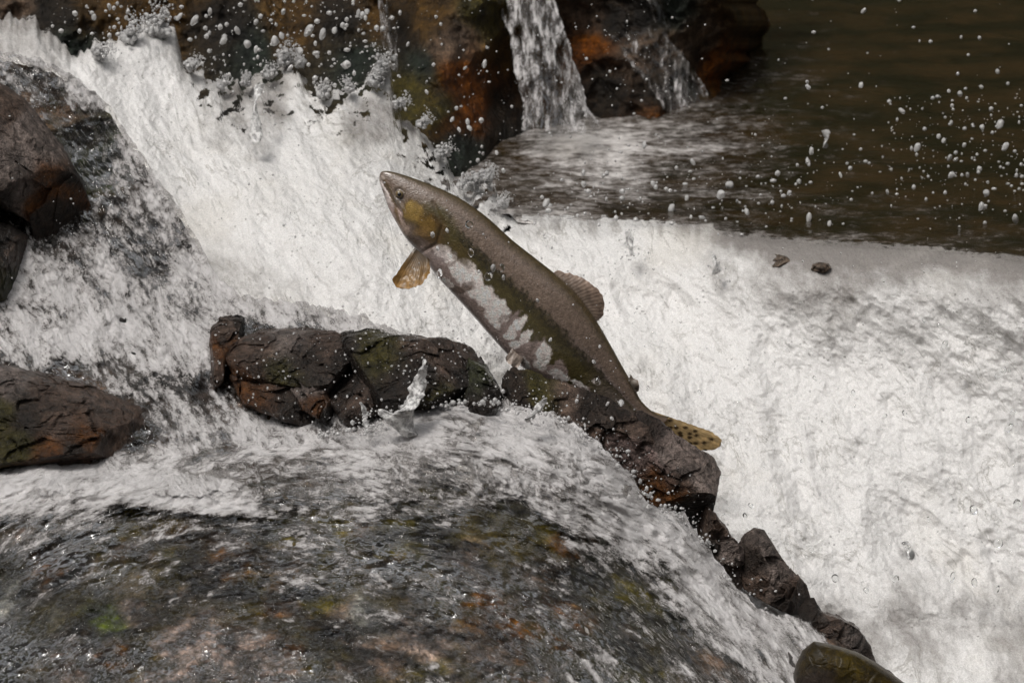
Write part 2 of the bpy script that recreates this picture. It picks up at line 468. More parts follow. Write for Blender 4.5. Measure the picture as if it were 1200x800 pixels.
# ------------------------------------------------------------------ ground far below and around, and the wooded bank across the pool
def riverbed():
    xs = np.concatenate([np.linspace(-60, -3, 40), np.linspace(-2.8, 2.8, 120), np.linspace(3, 60, 40)])
    ys = np.concatenate([np.linspace(-40, -2.2, 30), np.linspace(-2, 4, 120), np.linspace(4.2, 60, 40)])
    X, Y = np.meshgrid(xs, ys)
    Z = np.interp(Y, [-40, -3, -1.0, -0.3, 0.6, 1.2, 4, 60], [0.7, 0.9, 1.05, 1.1, 1.5, POOL_Z - 0.35, POOL_Z - 0.3, POOL_Z + 1])
    Z = Z + 0.10 * fbm(X * 1.3, Y * 1.3, 0, 4, 5)
    n = fbm(X * 2, Y * 2, 3, 3, 9)[..., None]
    col = np.array([.07, .058, .045]) * (1 + 0.5 * n)
    o = link('riverbed', grid_mesh('riverbed', np.stack([X, Y, Z], -1), attrs={'col': col}), M_ROCK_WET)
    tag(o, 'dark stony river bed under the falls', kind='structure')
riverbed()

def bank(a0, a1, r0, hgt, cx, cy, z0, label, seed):
    u = np.linspace(0, 1, 200); v = np.linspace(0, 1, 70)
    U, V = np.meshgrid(u, v)
    ang = a0 + (a1 - a0) * U
    rad = r0 + V * 3.0
    n = fbm(ang * 7, V * 6, seed, 5, 21)
    X = cx + np.sin(ang) * rad + .35 * n; Y = cy + np.cos(ang) * rad + 0.35 * fbm(ang * 14, V * 9, 1, 4, 22)
    Z = z0 + V ** 0.8 * hgt * (1 + .25 * fbm(ang * 5, 0, seed, 3, 24)) + 0.3 * n
    k = sstep(-.3, .3, fbm(X * 2, Z * 2, 8, 3, 23))[..., None]
    col = np.array([.026, .019, .010]) * (1 - k) + np.array([.014, .020, .007]) * k
    o = link('riverbank', grid_mesh('riverbank', np.stack([X, Y, Z], -1), attrs={'col': col}), M_ROCK_BACK)
    tag(o, label, kind='structure')
bank(-1.5, 1.5, 7.5, 9.0, 0, -1.5, POOL_Z - .4, 'dark overgrown bank across the pool', 1)
bank(1.75, 4.53, 9.5, 7.5, 0, -1.5, .4, 'dark wooded bank added out of view to darken the water reflections', 2)  # unseen; added around the camera so ripples reflect dark as well as sky

# ------------------------------------------------------------------ cliff behind
def cliff():
    uu = np.linspace(0, 1, 620); py = np.linspace(-260, 250, 270)
    U_, PY = np.meshgrid(uu, py)
    PX = -320 + (888 + 34 * fbm(PY / 34, .5, 0, 4, 39) - .06 * (PY - 60) + 320) * U_
    d = tps(PX, PY, [(-300,-200,1.7),(-300,250,1.15),(100,0,1.45),(100,200,1.15),(300,0,1.5),(300,200,1.1),(450,30,1.46),(520,60,1.25),(520,180,1.0),(560,0,1.32),
                     (600,60,1.52),(640,150,1.46),(690,30,1.6),(700,140,1.5),(760,40,1.55),(800,100,1.60),(830,130,1.65),(860,60,1.75),(880,0,1.6),(620,-200,1.9),(880,-200,2.1),(300,-200,1.8),(620,240,1.3),(850,240,1.4)])
    d = d + 0.5 * sstep(.955, 1.0, U_) ** 2
    p0 = P(PX, PY, d)
    d = d - 0.085 * ridged(p0[..., 0] * 4.5, p0[..., 2] * 4.5, d * 2, 5, 31) - 0.03 * fbm(p0[..., 0] * 16, p0[..., 2] * 16, 0, 4, 33)
    V = P(PX, PY, d)
    wx = PX + 26 * fbm(PX / 60, PY / 60, 0, 4, 41); wy = PY + 26 * fbm(PX / 60, PY / 60, 5, 4, 42)
    K = (.009,.007,.005); B = (.050,.031,.015); O = (.030,.025,.009); G = (.010,.013,.010); R = (.105,.038,.013); W = (.075,.055,.042)
    col = shepard(wx, wy, [(0,0)+W,(60,20)+K,(120,10)+B,(90,60)+G,(200,10)+B,(260,30)+K,(300,60)+G,(340,20)+B,(400,20)+K,(420,70)+G,(440,30)+B,(470,40)+K,(490,80)+G,(500,20)+B,
                           (530,50)+W,(545,95)+R,(550,130)+R,(520,120)+O,(560,20)+O,(480,120)+O,(540,180)+G,(590,160)+K,(580,130)+K,(620,60)+B,(680,20)+W,(690,60)+R,(700,90)+K,(710,110)+K,(720,20)+K,
                           (745,60)+W,(760,10)+K,(790,10)+G,(790,60)+W,(770,100)+K,(800,90)+K,(830,40)+W,(850,30)+B,(850,70)+R,(865,110)+R,(830,120)+B,(820,150)+R,(880,50)+B,(300,150)+K,(100,150)+K], 4, 10)
    n = fbm(V[..., 0] * 30, V[..., 2] * 30, 0, 4, 44)[..., None]
    col = np.clip(col * (1 + 0.9 * n), 0.004, 1)
    o = link('cliff', grid_mesh('cliff', V, attrs={'col': col}), M_ROCK_BACK)
    tag(o, 'wet brown black cliff behind the falls with rusty streaks', kind='structure')
cliff()

# ------------------------------------------------------------------ pool above the fall
def pool():
    xs = np.linspace(-1.5, 2.6, 700)
    X = np.tile(xs, (480, 1))
    qx = np.linspace(-260, 1460, 400)
    qp = P(qx, curve(qx, WHITE_TOP), depth_on_level(qx, curve(qx, WHITE_TOP), POOL_Z))
    m = qx > 596
    front = np.interp(xs, np.r_[-1.6, qp[m, 0]], np.r_[qp[m, 1][0] + .02, qp[m, 1]])[None] - 0.012
    vv = np.concatenate([np.linspace(0, .35, 400) , np.linspace(.36, 1, 80)])[:, None]
    Y = front + (6.5 - front) * vv
    Z = POOL_Z + 0.010 * fbm(X * 3.0, Y * 6.0, 0, 4, 51) + 0.003 * fbm(X * 16, Y * 30, 0, 3, 52)
    PX, PY = proj(np.stack([X, Y, np.full_like(X, POOL_Z)], -1))
    # the lip: the surface bends over where the white fall starts
    Z = np.where(Y - front < 0.02, POOL_Z - .002, POOL_Z + (Z - POOL_Z) * sstep(0.03, .2, Y - front))
    wx = PX + 14 * fbm(PX / 40, PY / 20, 0, 3, 53); wy = PY + 9 * fbm(PX / 50, PY / 15, 4, 3, 54)
    f = shepard(wx, wy, [(600,180,.35),(640,175,.75),(680,165,.95),(720,180,.85),(770,175,.6),(800,160,.65),(825,180,.55),(740,205,.6),(620,205,.4),(690,215,.45),(800,205,.3),
                         (600,235,.25),(660,235,.3),(720,240,.15),(640,252,.4),(780,235,.05),(850,150,.38),(870,172,.3),(850,205,.3),(890,190,.30),(910,100,.25),(900,180,.2),(950,200,.1),(860,240,.1),(920,235,.0),
                         (700,140,.6),(660,130,.6),(740,120,.5),(780,130,.55),(900,20,0.02),(950,130,0.04),(1010,30,0.06),(1100,40,0.0),(1050,130,0.0),(1100,200,0.0),(1180,100,0),(1180,230,.0),(1000,250,.06),
                         (930,270,.15),(1000,275,.3),(1100,280,.2),(1200,285,.22),(1080,15,.08),(1060,105,.08),(500,200,.3),(1000,180,.22),(900,105,.38),(930,92,.32),(960,135,.26),(980,165,.24),(930,205,.34),(985,230,.28),(1060,255,.25),(1150,262,.2)], 3.2, 18)  # the ripples' grey sheen beyond the foam patch is painted in here too
    f = f + 0.14 * sstep(960, 880, PX) * sstep(120, 170, PY) + 0.55 * np.exp(-(Y - front) / 0.06) + 0.10 * sstep(.08, .3, Y - front) * sstep(.5, .2, Y - front)
    o = link('pool_water', grid_mesh('pool_water', np.stack([X, Y, Z], -1), attrs={'foam': f}), M_POOL)
    tag(o, 'dark brown pool above the fall with a patch of foam', kind='structure')
pool()

# ------------------------------------------------------------------ the white fall
def white_water():
    px = np.linspace(-260, 1460, 860)
    v = np.linspace(0, 1, 400) ** 1.12
    PX, Vv = np.meshgrid(px, v)
    left = 1 - sstep(560, 640, PX)
    top = curve(PX, WHITE_TOP) + (13 * noise(PX / 13, 0.3, 0, 61) + 6.0 * noise(PX / 5, 1.3, 0, 62)) * (.15 + .85 * left)
    top_draw = top - 16 * (1 - left)
    bot = 960.0
    PY = top_draw + (bot - top_draw) * Vv
    d = white_depth(PX, np.maximum(PY, top))
    e = (PY - top)
    d = d + 0.10 * np.exp(-e / 9.0) * (1 - sstep(560, 640, PX))            # the crest rolls over to the back
    # flow coordinates: left chute runs down-right, right fall runs down
    th = np.radians(52 + 0 * PX)
    ux = (PX * np.cos(th) + PY * np.sin(th)); uy = (-PX * np.sin(th) + PY * np.cos(th))
    flow = np.stack([ux * 0.00117 * 0.7, uy * 0.00117], -1)
    big = ridged(ux / 210, uy / 110, 0, 4, 71)
    mid = fbm(ux / 46, uy / 26, 0, 4, 72)
    rel = 0.034 * big + 0.014 * mid * (0.4 + 0.6 * sstep(-.2, .4, fbm(PX / 120, PY / 120, 9, 2, 79))) + 0.004 * ridged(ux / 15, uy / 12, 0, 4, 73)
    fade = left * (sstep(0, 25, e) * 0.8 + 0.2) + (1 - left) * sstep(0, 60, e)
    calm = sstep(690, 740, PY) * sstep(930, 1000, PX)
    rel = rel * (1 - 0.5 * calm) + 0.012 * calm * fbm(PX / 150, PY / 30, 0, 3, 75)
    d = d - rel * fade
    back = depth_on_level(PX, PY, POOL_Z + .0015)
    k = (1 - left) * sstep(1, -1, e)
    d = d * (1 - k) + back * k
    V = P(PX, PY, d)
    V[..., 2] += 0.002 * ridged(ux / 20, uy / 14, 2, 3, 74) * fade
    wx = PX + 22 * fbm(PX / 45, PY / 45, 0, 4, 76); wy = PY + 16 * fbm(PX / 45, PY / 45, 3, 4, 77)
    f = shepard(wx, wy, [(-100,50,.5),(20,20,.35),(80,40,.45),(110,90,.9),(180,50,.8),(180,100,1.0),(210,65,.55),(250,110,.7),(275,115,.25),(260,145,.55),(300,140,.6),(330,110,.35),(320,130,.25),(370,110,.8),(380,150,.9),
                         (430,140,.25),(450,155,.3),(410,110,.75),(350,180,1.0),(250,200,.95),(450,190,.95),(200,150,.95),(520,210,.8),(400,260,1.0),(300,250,.9),(240,260,.8),(250,330,.55),(330,330,.65),(400,340,.75),
                         (350,300,.85),(480,370,.85),(560,400,.8),(620,280,.7),(640,330,.95),(700,290,.8),(760,300,.9),(800,290,.75),(840,280,.65),(870,300,.6),(900,296,.25),(960,305,.2),(1000,312,.25),(930,330,.4),(1060,305,.25),(860,285,.35),(1000,300,.2),(1130,305,.25),
                         (1100,330,.5),(1150,315,.45),(1190,330,.4),(1040,360,.75),(1120,380,.85),(1180,400,.8),(800,360,.95),(900,400,.95),(760,450,1.0),(1000,450,.9),(1100,500,.95),(800,560,1.0),(900,600,1.0),
                         (1000,570,.85),(1100,600,1.0),(1180,560,.95),(1000,640,.95),(1150,660,.95),(950,680,.85),(1020,700,.7),(1060,720,.35),(1000,745,.3),(1100,700,.6),(1180,700,.55),(1150,720,.5),(1110,745,.55),
                         (1080,760,.4),(1140,775,.8),(1190,750,.35),(1190,790,.4),(1060,790,.75),(1010,790,.35),(960,740,.4),(900,700,.8),(700,700,.9),(850,800,.5)], 4, 12)
    # two brown stones just under the surface near the lip, and thin dark creases
    al = sstep(-1, 10, e) * 0.55 + 0.45 * sstep(4, 26, e)
    holes = sstep(0.0, .16, fbm(PX / 19, PY / 14, 4, 5, 78, .6)) * np.exp(-np.clip(e, 0, 999) / 62.0) * sstep(205, 235, PX)
    al = al - 1.3 * holes * left
    al = np.where(PX > 600, sstep(-16, 5 + 22 * fbm(PX / 28, 0, 3, 4, 80, .6), e) * .95, al)
    f = f - (.65 * np.exp(-(np.clip(e, -5, 999) / (20 + 12 * fbm(PX / 40, 2, 0, 3, 83))) ** 2)) * sstep(760, 880, PX) * (.55 + .6 * fbm(PX / 30, PY / 6, 1, 4, 84))
    f = f - .45 * np.exp(-(e / 14.0) ** 2) * sstep(600, 640, PX) * sstep(-.2, .3, fbm(PX / 22, 3, 1, 3, 85))
    o = link('white_water', grid_mesh('white_water', V, attrs={'foam': f * 0.95, 'alpha': al}, uv=flow), M_WHITE)
    tag(o, 'broad fall of churned white water behind the leaping fish', kind='structure')
white_water()

# ------------------------------------------------------------------ the rock shelf in front and the water running over it
FILM_FOAM = [(-100,60,.6),(0,70,.62),(60,70,.7),(100,108,.7),(60,110,.30),(85,150,.12),(40,95,.45),(110,190,.12),(100,165,.25),(130,225,.3),(150,180,.62),(170,230,.66),(200,260,.62),(225,300,.66),(150,290,.6),(135,330,.5),(165,300,.25),(180,335,.35),
 (205,350,.45),(60,345,.68),(40,400,.70),(100,395,.78),(140,370,.72),(20,390,.62),(200,420,.66),(150,430,.35),(160,415,.5),(225,395,.7),(90,440,.25),(30,420,.5),(20,440,.2),(30,470,.10),(100,490,.05),(160,500,.1),(60,520,.05),
 (200,450,.45),(190,480,.4),(240,455,.15),(250,480,.55),(300,500,.62),(350,510,.66),(270,350,.66),(330,362,.66),(400,370,.62),(450,384,.5),(300,400,.05),(400,410,.05),(350,440,.05),(450,440,.02),(540,430,.0),(560,460,.0),
 (320,460,.5),(290,470,.4),(400,485,.3),(430,520,.8),(500,500,.88),(600,505,.92),(680,545,.88),(760,620,.92),(830,680,.88),(900,740,.72),(980,770,.6),(1040,790,.6),(0,575,.72),(60,560,.85),(130,556,.95),(190,565,.82),(240,580,.7),
 (300,560,.52),(360,560,.6),(400,545,.55),(430,575,.72),(480,545,.72),(520,548,.4),(560,575,.62),(600,560,.8),(650,600,.66),(700,640,.6),(760,690,.48),(800,740,.62),(720,600,.82),(780,660,.8),
 (0,615,.42),(60,610,.38),(140,605,.42),(200,600,.45),(260,605,.3),(300,620,.40),(360,612,.45),(420,600,.55),(460,610,.45),(520,590,.5),(560,608,.12),(480,630,.02),(445,635,.05),(520,650,.0),(560,650,.28),(600,615,.08),(630,630,.15),(650,660,.40),(630,690,.42),
 (690,690,.10),(700,720,.12),(680,660,.45),(740,700,.15),(780,700,.12),(790,740,.15),(750,760,.25),(820,760,.35),(860,740,.62),(0,680,.10),(60,690,.12),(100,650,.25),(160,680,.22),(220,670,.22),(150,730,.08),(280,650,.34),(340,645,.48),(400,660,.36),(440,695,.50),(470,690,.42),
 (400,700,.15),(300,700,.12),(250,760,.1),(380,750,.15),(500,680,.38),(550,690,.42),(500,730,.15),(560,720,.05),(600,740,.04),(560,780,.08),(640,770,.15),(690,775,.55),(580,765,.42),(520,775,.35),(800,790,.5),(880,790,.6),(0,780,.08),(100,790,.12),(0,920,.1),(400,920,.15),(800,900,.4)]
def flow_shelf(PX, PY, front):
    if front:
        a, r = arc_coords(PX, PY)
        return np.stack([a * 0.42, r], -1)
    th = math.radians(56)
    ux = (PX * math.cos(th) + PY * math.sin(th)) * 0.00117; uy = (-PX * math.sin(th) + PY * math.cos(th)) * 0.00117
    return np.stack([ux * 0.6, uy], -1)
def shelf(off, nx, ny):
    px = np.linspace(-260, 1180, nx); v = np.linspace(0, 1, ny)
    PX, Vv = np.meshgrid(px, v)
    top = curve(PX, SHELF_TOP) + 5 * noise(PX / 14, 0.7, 0, 81) + 3 * noise(PX / 5, 2.7, 0, 82)
    PY = top + off + (960 - top) * Vv
    return PX, PY, top
def rock_shelf():
    PX, PY, top = shelf(14, 620, 440)
    d = shelf_depth(PX, PY) + 0.020
    p0 = P(PX, PY, d)
    a, r = arc_coords(PX, PY)
    d = d - 0.040 * ridged(a * 5.5, r * 9, 0, 5, 91) - 0.016 * fbm(a * 22, r * 30, 0, 4, 92)
    V = P(PX, PY, d)
    wx = PX + 24 * fbm(PX / 40, PY / 30, 0, 4, 93); wy = PY + 16 * fbm(PX / 40, PY / 30, 7, 4, 94)
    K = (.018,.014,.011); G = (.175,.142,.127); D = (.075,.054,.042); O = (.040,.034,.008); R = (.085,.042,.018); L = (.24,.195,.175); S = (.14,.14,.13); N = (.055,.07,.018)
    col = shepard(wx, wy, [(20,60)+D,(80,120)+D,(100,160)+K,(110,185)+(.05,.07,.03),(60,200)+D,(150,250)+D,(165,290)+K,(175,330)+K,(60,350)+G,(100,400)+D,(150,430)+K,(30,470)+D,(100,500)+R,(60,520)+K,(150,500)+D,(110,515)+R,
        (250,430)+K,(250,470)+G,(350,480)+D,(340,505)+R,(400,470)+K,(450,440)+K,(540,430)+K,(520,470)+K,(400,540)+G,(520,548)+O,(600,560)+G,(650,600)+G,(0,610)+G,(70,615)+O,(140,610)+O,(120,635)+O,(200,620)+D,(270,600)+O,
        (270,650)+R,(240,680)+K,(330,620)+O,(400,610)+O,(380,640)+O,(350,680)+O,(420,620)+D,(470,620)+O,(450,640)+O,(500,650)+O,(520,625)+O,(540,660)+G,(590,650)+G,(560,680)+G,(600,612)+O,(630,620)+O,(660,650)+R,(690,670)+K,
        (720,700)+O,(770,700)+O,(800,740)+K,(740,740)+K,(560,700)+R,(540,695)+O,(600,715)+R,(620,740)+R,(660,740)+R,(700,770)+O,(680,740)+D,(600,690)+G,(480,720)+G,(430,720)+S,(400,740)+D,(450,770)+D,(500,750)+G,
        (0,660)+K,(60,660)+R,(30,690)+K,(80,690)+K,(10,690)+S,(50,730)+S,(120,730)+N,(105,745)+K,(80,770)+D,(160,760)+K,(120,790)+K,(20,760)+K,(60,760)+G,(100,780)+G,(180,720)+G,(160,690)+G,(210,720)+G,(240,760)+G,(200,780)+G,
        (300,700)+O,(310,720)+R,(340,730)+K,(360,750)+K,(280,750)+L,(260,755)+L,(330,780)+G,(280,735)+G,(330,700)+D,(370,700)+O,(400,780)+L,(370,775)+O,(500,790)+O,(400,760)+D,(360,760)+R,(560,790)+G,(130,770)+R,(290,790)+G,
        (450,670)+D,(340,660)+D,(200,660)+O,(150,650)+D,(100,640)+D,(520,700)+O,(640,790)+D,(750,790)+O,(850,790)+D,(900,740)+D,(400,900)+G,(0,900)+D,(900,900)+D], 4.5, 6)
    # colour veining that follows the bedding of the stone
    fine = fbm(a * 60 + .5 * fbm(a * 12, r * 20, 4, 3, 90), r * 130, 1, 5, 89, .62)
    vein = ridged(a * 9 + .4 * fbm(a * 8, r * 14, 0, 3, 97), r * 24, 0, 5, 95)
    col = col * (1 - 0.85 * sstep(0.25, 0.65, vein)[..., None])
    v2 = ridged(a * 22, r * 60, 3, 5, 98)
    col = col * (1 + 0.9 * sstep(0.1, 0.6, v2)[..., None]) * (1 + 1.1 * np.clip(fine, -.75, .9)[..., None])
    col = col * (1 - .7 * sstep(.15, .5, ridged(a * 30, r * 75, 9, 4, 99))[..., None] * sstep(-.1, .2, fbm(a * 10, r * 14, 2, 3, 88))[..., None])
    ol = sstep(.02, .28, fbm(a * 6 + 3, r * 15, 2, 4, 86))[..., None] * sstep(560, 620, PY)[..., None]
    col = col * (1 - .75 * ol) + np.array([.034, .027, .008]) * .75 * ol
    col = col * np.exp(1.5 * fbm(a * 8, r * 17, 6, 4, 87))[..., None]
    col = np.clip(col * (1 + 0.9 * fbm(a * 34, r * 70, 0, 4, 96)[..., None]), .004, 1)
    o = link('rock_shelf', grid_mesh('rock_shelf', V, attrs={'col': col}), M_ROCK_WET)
    tag(o, 'wide rock shelf with olive and rusty patches under running water', kind='structure')
rock_shelf()
def shelf_water(front):
    PX, PY, top = shelf(0, 900, 560)
    if front:                                     # only the lower part of the shelf
        top2 = np.maximum(top, 440 + 0 * PX)
        PY = top2 + (960 - top2) * (PY - top) / (960 - top)
    else:
        PY = top + (640 - top) * (PY - top) / (960 - top) if True else PY
        PY = np.maximum(PY, top)
    d = shelf_depth(PX, PY) - (0.014 if front else 0.010)
    fl = flow_shelf(PX, PY, front)
    u, w = fl[..., 0], fl[..., 1]
    sl = sdf(PX, PY, LIP)
    lip = sstep(0, 30, sl)
    rel = 0.018 * ridged(u * 16, w * 13, 0, 4, 101) + 0.011 * fbm(u * 70, w * 48, 0, 4, 102)
    rel = rel + (0.003 + 0.004 * lip) * (0.5 - worley(u * 150, w * 78, 5))
    d = d - rel - .028 * np.exp(-((PY - 572 + 8 * np.cos(PX / 80)) / 24.0) ** 2) * sstep(380, 240, PX)
    V = P(PX, PY, d)
    wx = PX + 18 * fbm(PX / 34, PY / 26, 0, 4, 103); wy = PY + 11 * fbm(PX / 34, PY / 22, 7, 4, 104)
    f = shepard(wx, wy, FILM_FOAM, 4, 7)
    f = f + (0.26 - .20 * sstep(340, 260, PY)) * sstep(.12, .4, f) * sstep(560, 500, PY)
    if front:
        n = 4 * fbm(PX / 9, PY / 9, 0, 3, 105)
        f = np.maximum(f, 0.92 * sstep(-2, 6, sl + n) * sstep(120, 30, sl + 3 * n) * sstep(330, 430, PX) * (1 - sstep(860, 960, PX) * 0.3))
        st = ridged(u * 26, w * 34, 0, 4, 107)
        f = f + 0.22 * sstep(.35, .8, st) * sstep(560, 640, PY) - 0.08 * sstep(570, 660, PY)
    BAND = [(-260,560),(-50,550),(60,541),(140,539),(200,548),(260,562),(340,580),(330,604),(240,600),(150,590),(60,598),(-50,612),(-260,620)]
    sb = sdf(wx * .4 + PX * .6, wy * .4 + PY * .6, BAND)
    f = np.maximum(f, 1.05 * sstep(-16, 8, sb) * sstep(360, 260, PX))
    nz = 16 * fbm(PX / 30, PY / 20, 2, 4, 106)
    k = sstep(470, 500, PY + nz)
    kf = np.maximum(k * sstep(0, 30, sl + 40), sstep(-2, 4, sl)) if front else 1
    al = sstep(-2, 9, PY - top) * kf if front else sstep(-2, 9, PY - top) * (1 - sstep(560, 600, PY + nz))
    o = link('shelf_water', grid_mesh('shelf_water', V, attrs={'foam': f, 'alpha': al}, uv=fl), M_FILM)
    tag(o, 'shallow water sheeting over the foreground rock shelf' if front else 'foaming water tumbling down the left side', kind='structure')
shelf_water(False)
shelf_water(True)

# ------------------------------------------------------------------ thin falls on the cliff
def veil(name, left, right, Y0, Y1, dens, label, seed, n=(90, 260), topfade=0.0):
    v = np.linspace(0, 1, n[1]); u = np.linspace(0, 1, n[0])
    U, Vv = np.meshgrid(u, v)
    Lp = np.array(left, float); Rp = np.array(right, float)
    s = np.linspace(0, 1, len(Lp)); s2 = np.linspace(0, 1, len(Rp))
    lx, ly = np.interp(Vv, s, Lp[:, 0]), np.interp(Vv, s, Lp[:, 1])
    rx, ry = np.interp(Vv, s2, Rp[:, 0]), np.interp(Vv, s2, Rp[:, 1])
    PX = lx + (rx - lx) * U + 4 * noise(U * 3, Vv * 5, 0, seed); PY = ly + (ry - ly) * U
    d = Y0 + (Y1 - Y0) * Vv - 0.05 * np.sin(U * math.pi) - 0.016 * fbm(U * 9, Vv * 5, 0, 4, seed + 1)
    V = P(PX, PY, d)
    edge = np.minimum(U, 1 - U)
    al = sstep(-.02, 0.12, edge) * sstep(0, 0.3, 1 - Vv) * (sstep(0, topfade, Vv) if topfade else 1)
    f = dens * (0.72 + 0.45 * ridged(U * 4.5, Vv * 1.3, 0, 3, seed + 2)) + 0.25 * sstep(0.14, 0.03, edge) + 0.15 * sstep(.7, 1, Vv)
    fl = np.stack([PY * 0.00117 * 0.36, PX * 0.00117], -1)
    o = link(name, grid_mesh(name, V, attrs={'foam': f, 'alpha': al}, uv=fl), M_FALL)
    return tag(o, label, 'waterfall', kind='structure')
veil('waterfall', [(548,-90),(578,0),(592,40),(601,80),(608,120),(606,150),(600,176)], [(640,-90),(652,0),(668,40),(682,90),(692,125),(712,150),(742,176)], 1.46, 1.08, .62, 'thin lacy fall dropping into the pool', 111)
veil('waterfall', [(430,-80),(443,0),(447,40),(450,70),(452,95)], [(446,-80),(460,0),(466,40),(466,75),(470,100)], 1.36, 1.12, .5, 'narrow trickle down the cliff', 121, (40, 160))
veil('waterfall', [(690,20),(712,45),(740,80),(770,120),(790,160)], [(735,20),(775,35),(800,60),(830,100),(845,150)], 1.44, 1.22, .42, 'broken runnel over brown stone', 131, (110, 160), .45)
veil('waterfall', [(745,-80),(758,0),(768,30),(778,60)], [(764,-80),(775,0),(788,35),(800,70)], 1.50, 1.28, .35, 'faint trickle at the cliff top', 141, (40, 120))

# ------------------------------------------------------------------ boulders
def catmull(pts, n):
    p = np.array(pts, float); N = len(p)
    seg = np.linalg.norm(np.roll(p, -1, 0) - p, axis=1); acc = np.r_[0, np.cumsum(seg)]
    t = np.linspace(0, acc[-1], n, endpoint=False)
    i = np.clip(np.searchsorted(acc, t, 'right') - 1, 0, N - 1)
    f = ((t - acc[i]) / seg[i])[:, None]
    a, b, c, d = p[(i - 1) % N], p[i], p[(i + 1) % N], p[(i + 2) % N]
    cr = 0.5 * (2 * b + (c - a) * f + (2 * a - 5 * b + 4 * c - d) * f ** 2 + (3 * b - a - 3 * c + d) * f ** 3)
    ln = b + (c - b) * f
    return 0.15 * cr + 0.85 * ln
def boulder(name, outline, Y, T, cols, label, mat, cat='rock', seed=0, cuts=9, tilt=0.0, rough=1.0, centre=None, group=None, follow=False, planes=()):
    n1, n2 = 360, 160
    out = catmull(outline, n1)
    c = np.array(centre, float) if centre else out.mean(0)
    th = np.linspace(0.001, math.pi - 0.001, n2)[:, None]
    ph = np.arange(n1)[None]
    jit = 3.4 * rough * fbm(out[:, 0] / 12, out[:, 1] / 12, seed, 5, seed, .6)
    dirv = out - c; ln = np.linalg.norm(dirv, axis=1, keepdims=True)
    out = out + dirv / ln * jit[:, None]
    sx = np.sin(th) ** 0.58
    PX = c[0] + (out[None, :, 0] - c[0]) * sx; PY = c[1] + (out[None, :, 1] - c[1]) * sx
    cs = -np.cos(th) * np.ones_like(ph)
    D = Y + T * np.sign(cs) * np.abs(cs) ** 0.6 * (1.0) + tilt * (PY - c[1]) * -0.001
    if follow: D = D - Y + shelf_depth(PX, PY) + Y
    V = P(PX, PY, D)
    ctr = V.reshape(-1, 3).mean(0) if follow else P(c[0], c[1], Y)
    R = np.array([np.ptp(out[:, 0]) * 0.00058, max(T, np.ptp(V[..., 1]) / 2) if follow else T, np.ptp(out[:, 1]) * 0.00058])
    q = (V - ctr) / R
    rg = np.random.default_rng(seed + 500)
    for k in range(cuts):
        nrm = rg.normal(size=3); nrm[1] = -abs(nrm[1]) - 0.35; nrm /= np.linalg.norm(nrm)
        dd = rg.uniform(0.50, 0.80)
        ov = np.clip(q @ nrm - dd, 0, None)
        q = q - 0.93 * ov[..., None] * nrm
    for a_, b_, c_, dd in planes:
        nrm = np.array([a_, b_, c_]); nrm /= np.linalg.norm(nrm)
        q = q - 0.95 * np.clip(q @ nrm - dd, 0, None)[..., None] * nrm
    V2 = q * R + ctr
    w = np.sin(th) ** 0.5
    s = 1 / 0.12
    fx, fy, fz = V2[..., 0] + .008 * noise(V2[..., 0] * 40, V2[..., 2] * 40, V2[..., 1] * 40, 1), V2[..., 2] + .008 * noise(V2[..., 0] * 40, V2[..., 2] * 40, V2[..., 1] * 40, 2), V2[..., 1]
    nn = 0.013 * rough * facets(fx * 19, fy * 19, fz * 19, seed + 3, 1.1) + 0.005 * rough * facets(fx * 60, fy * 60, fz * 60, seed + 8, 1.1) + 0.004 * rough * ridged(V2[..., 0] * 16, V2[..., 2] * 16, V2[..., 1] * 16, 4, seed + 3) + 0.004 * rough * fbm(V2[..., 0] * 70, V2[..., 2] * 70, V2[..., 1] * 70, 4, seed + 4)
    V2[..., 1] -= nn * (0.35 + 0.65 * np.abs(cs)) * np.sign(-cs)
    V2[..., 2] += 0.25 * nn
    wx = PX + 12 * fbm(PX / 22, PY / 22, seed, 4, seed + 5); wy = PY + 12 * fbm(PX / 22, PY / 22, seed + 3, 4, seed + 6)
    col = shepard(wx, wy, cols, 4, 5) if len(cols) > 1 else np.ones(PX.shape + (3,)) * np.array(cols[0][2:])
    col = col * (.60 if mat is M_ROCK_WET else .78 if 'cracked' in label else .80)
    col = np.clip(col * (1 + 0.7 * fbm(V2[..., 0] * 45, V2[..., 2] * 45, V2[..., 1] * 45, 4, seed + 7)[..., None]), .004, 1)
    o = link(name, grid_mesh(name, V2, closed=True, attrs={'col': col}), mat)
    return tag(o, label, cat, group)
GR = (.028,.030,.014)
K = (.020,.015,.012); G = (.135,.114,.104); D = (.078,.058,.048); O = (.038,.033,.012); R = (.075,.038,.021); L = (.13,.11,.10); LP = (.18,.14,.13)
RG = 'dark stones along the edge of the fall'
boulder('boulder', [(581,472),(586,448),(600,430),(618,434),(640,444),(668,450),(692,458),(716,468),(742,486),(760,500),(772,525),(768,560),(742,572),(712,548),(676,520),(630,505),(598,500)], -.02, .055,
        [(600,440)+K,(630,450)+O,(660,465)+D,(690,470)+K,(650,480)+G,(690,490)+G,(720,490)+K,(740,510)+D,(600,470)+K,(620,470)+K,(730,540)+LP,(700,520)+D], 'long jagged dark boulder directly under the belly of the fish', M_ROCK_DRY, seed=3, group=RG, rough=.8, planes=[(.2,-.5,.85,.35),(0,-.95,-.2,.6)], centre=(680,495))
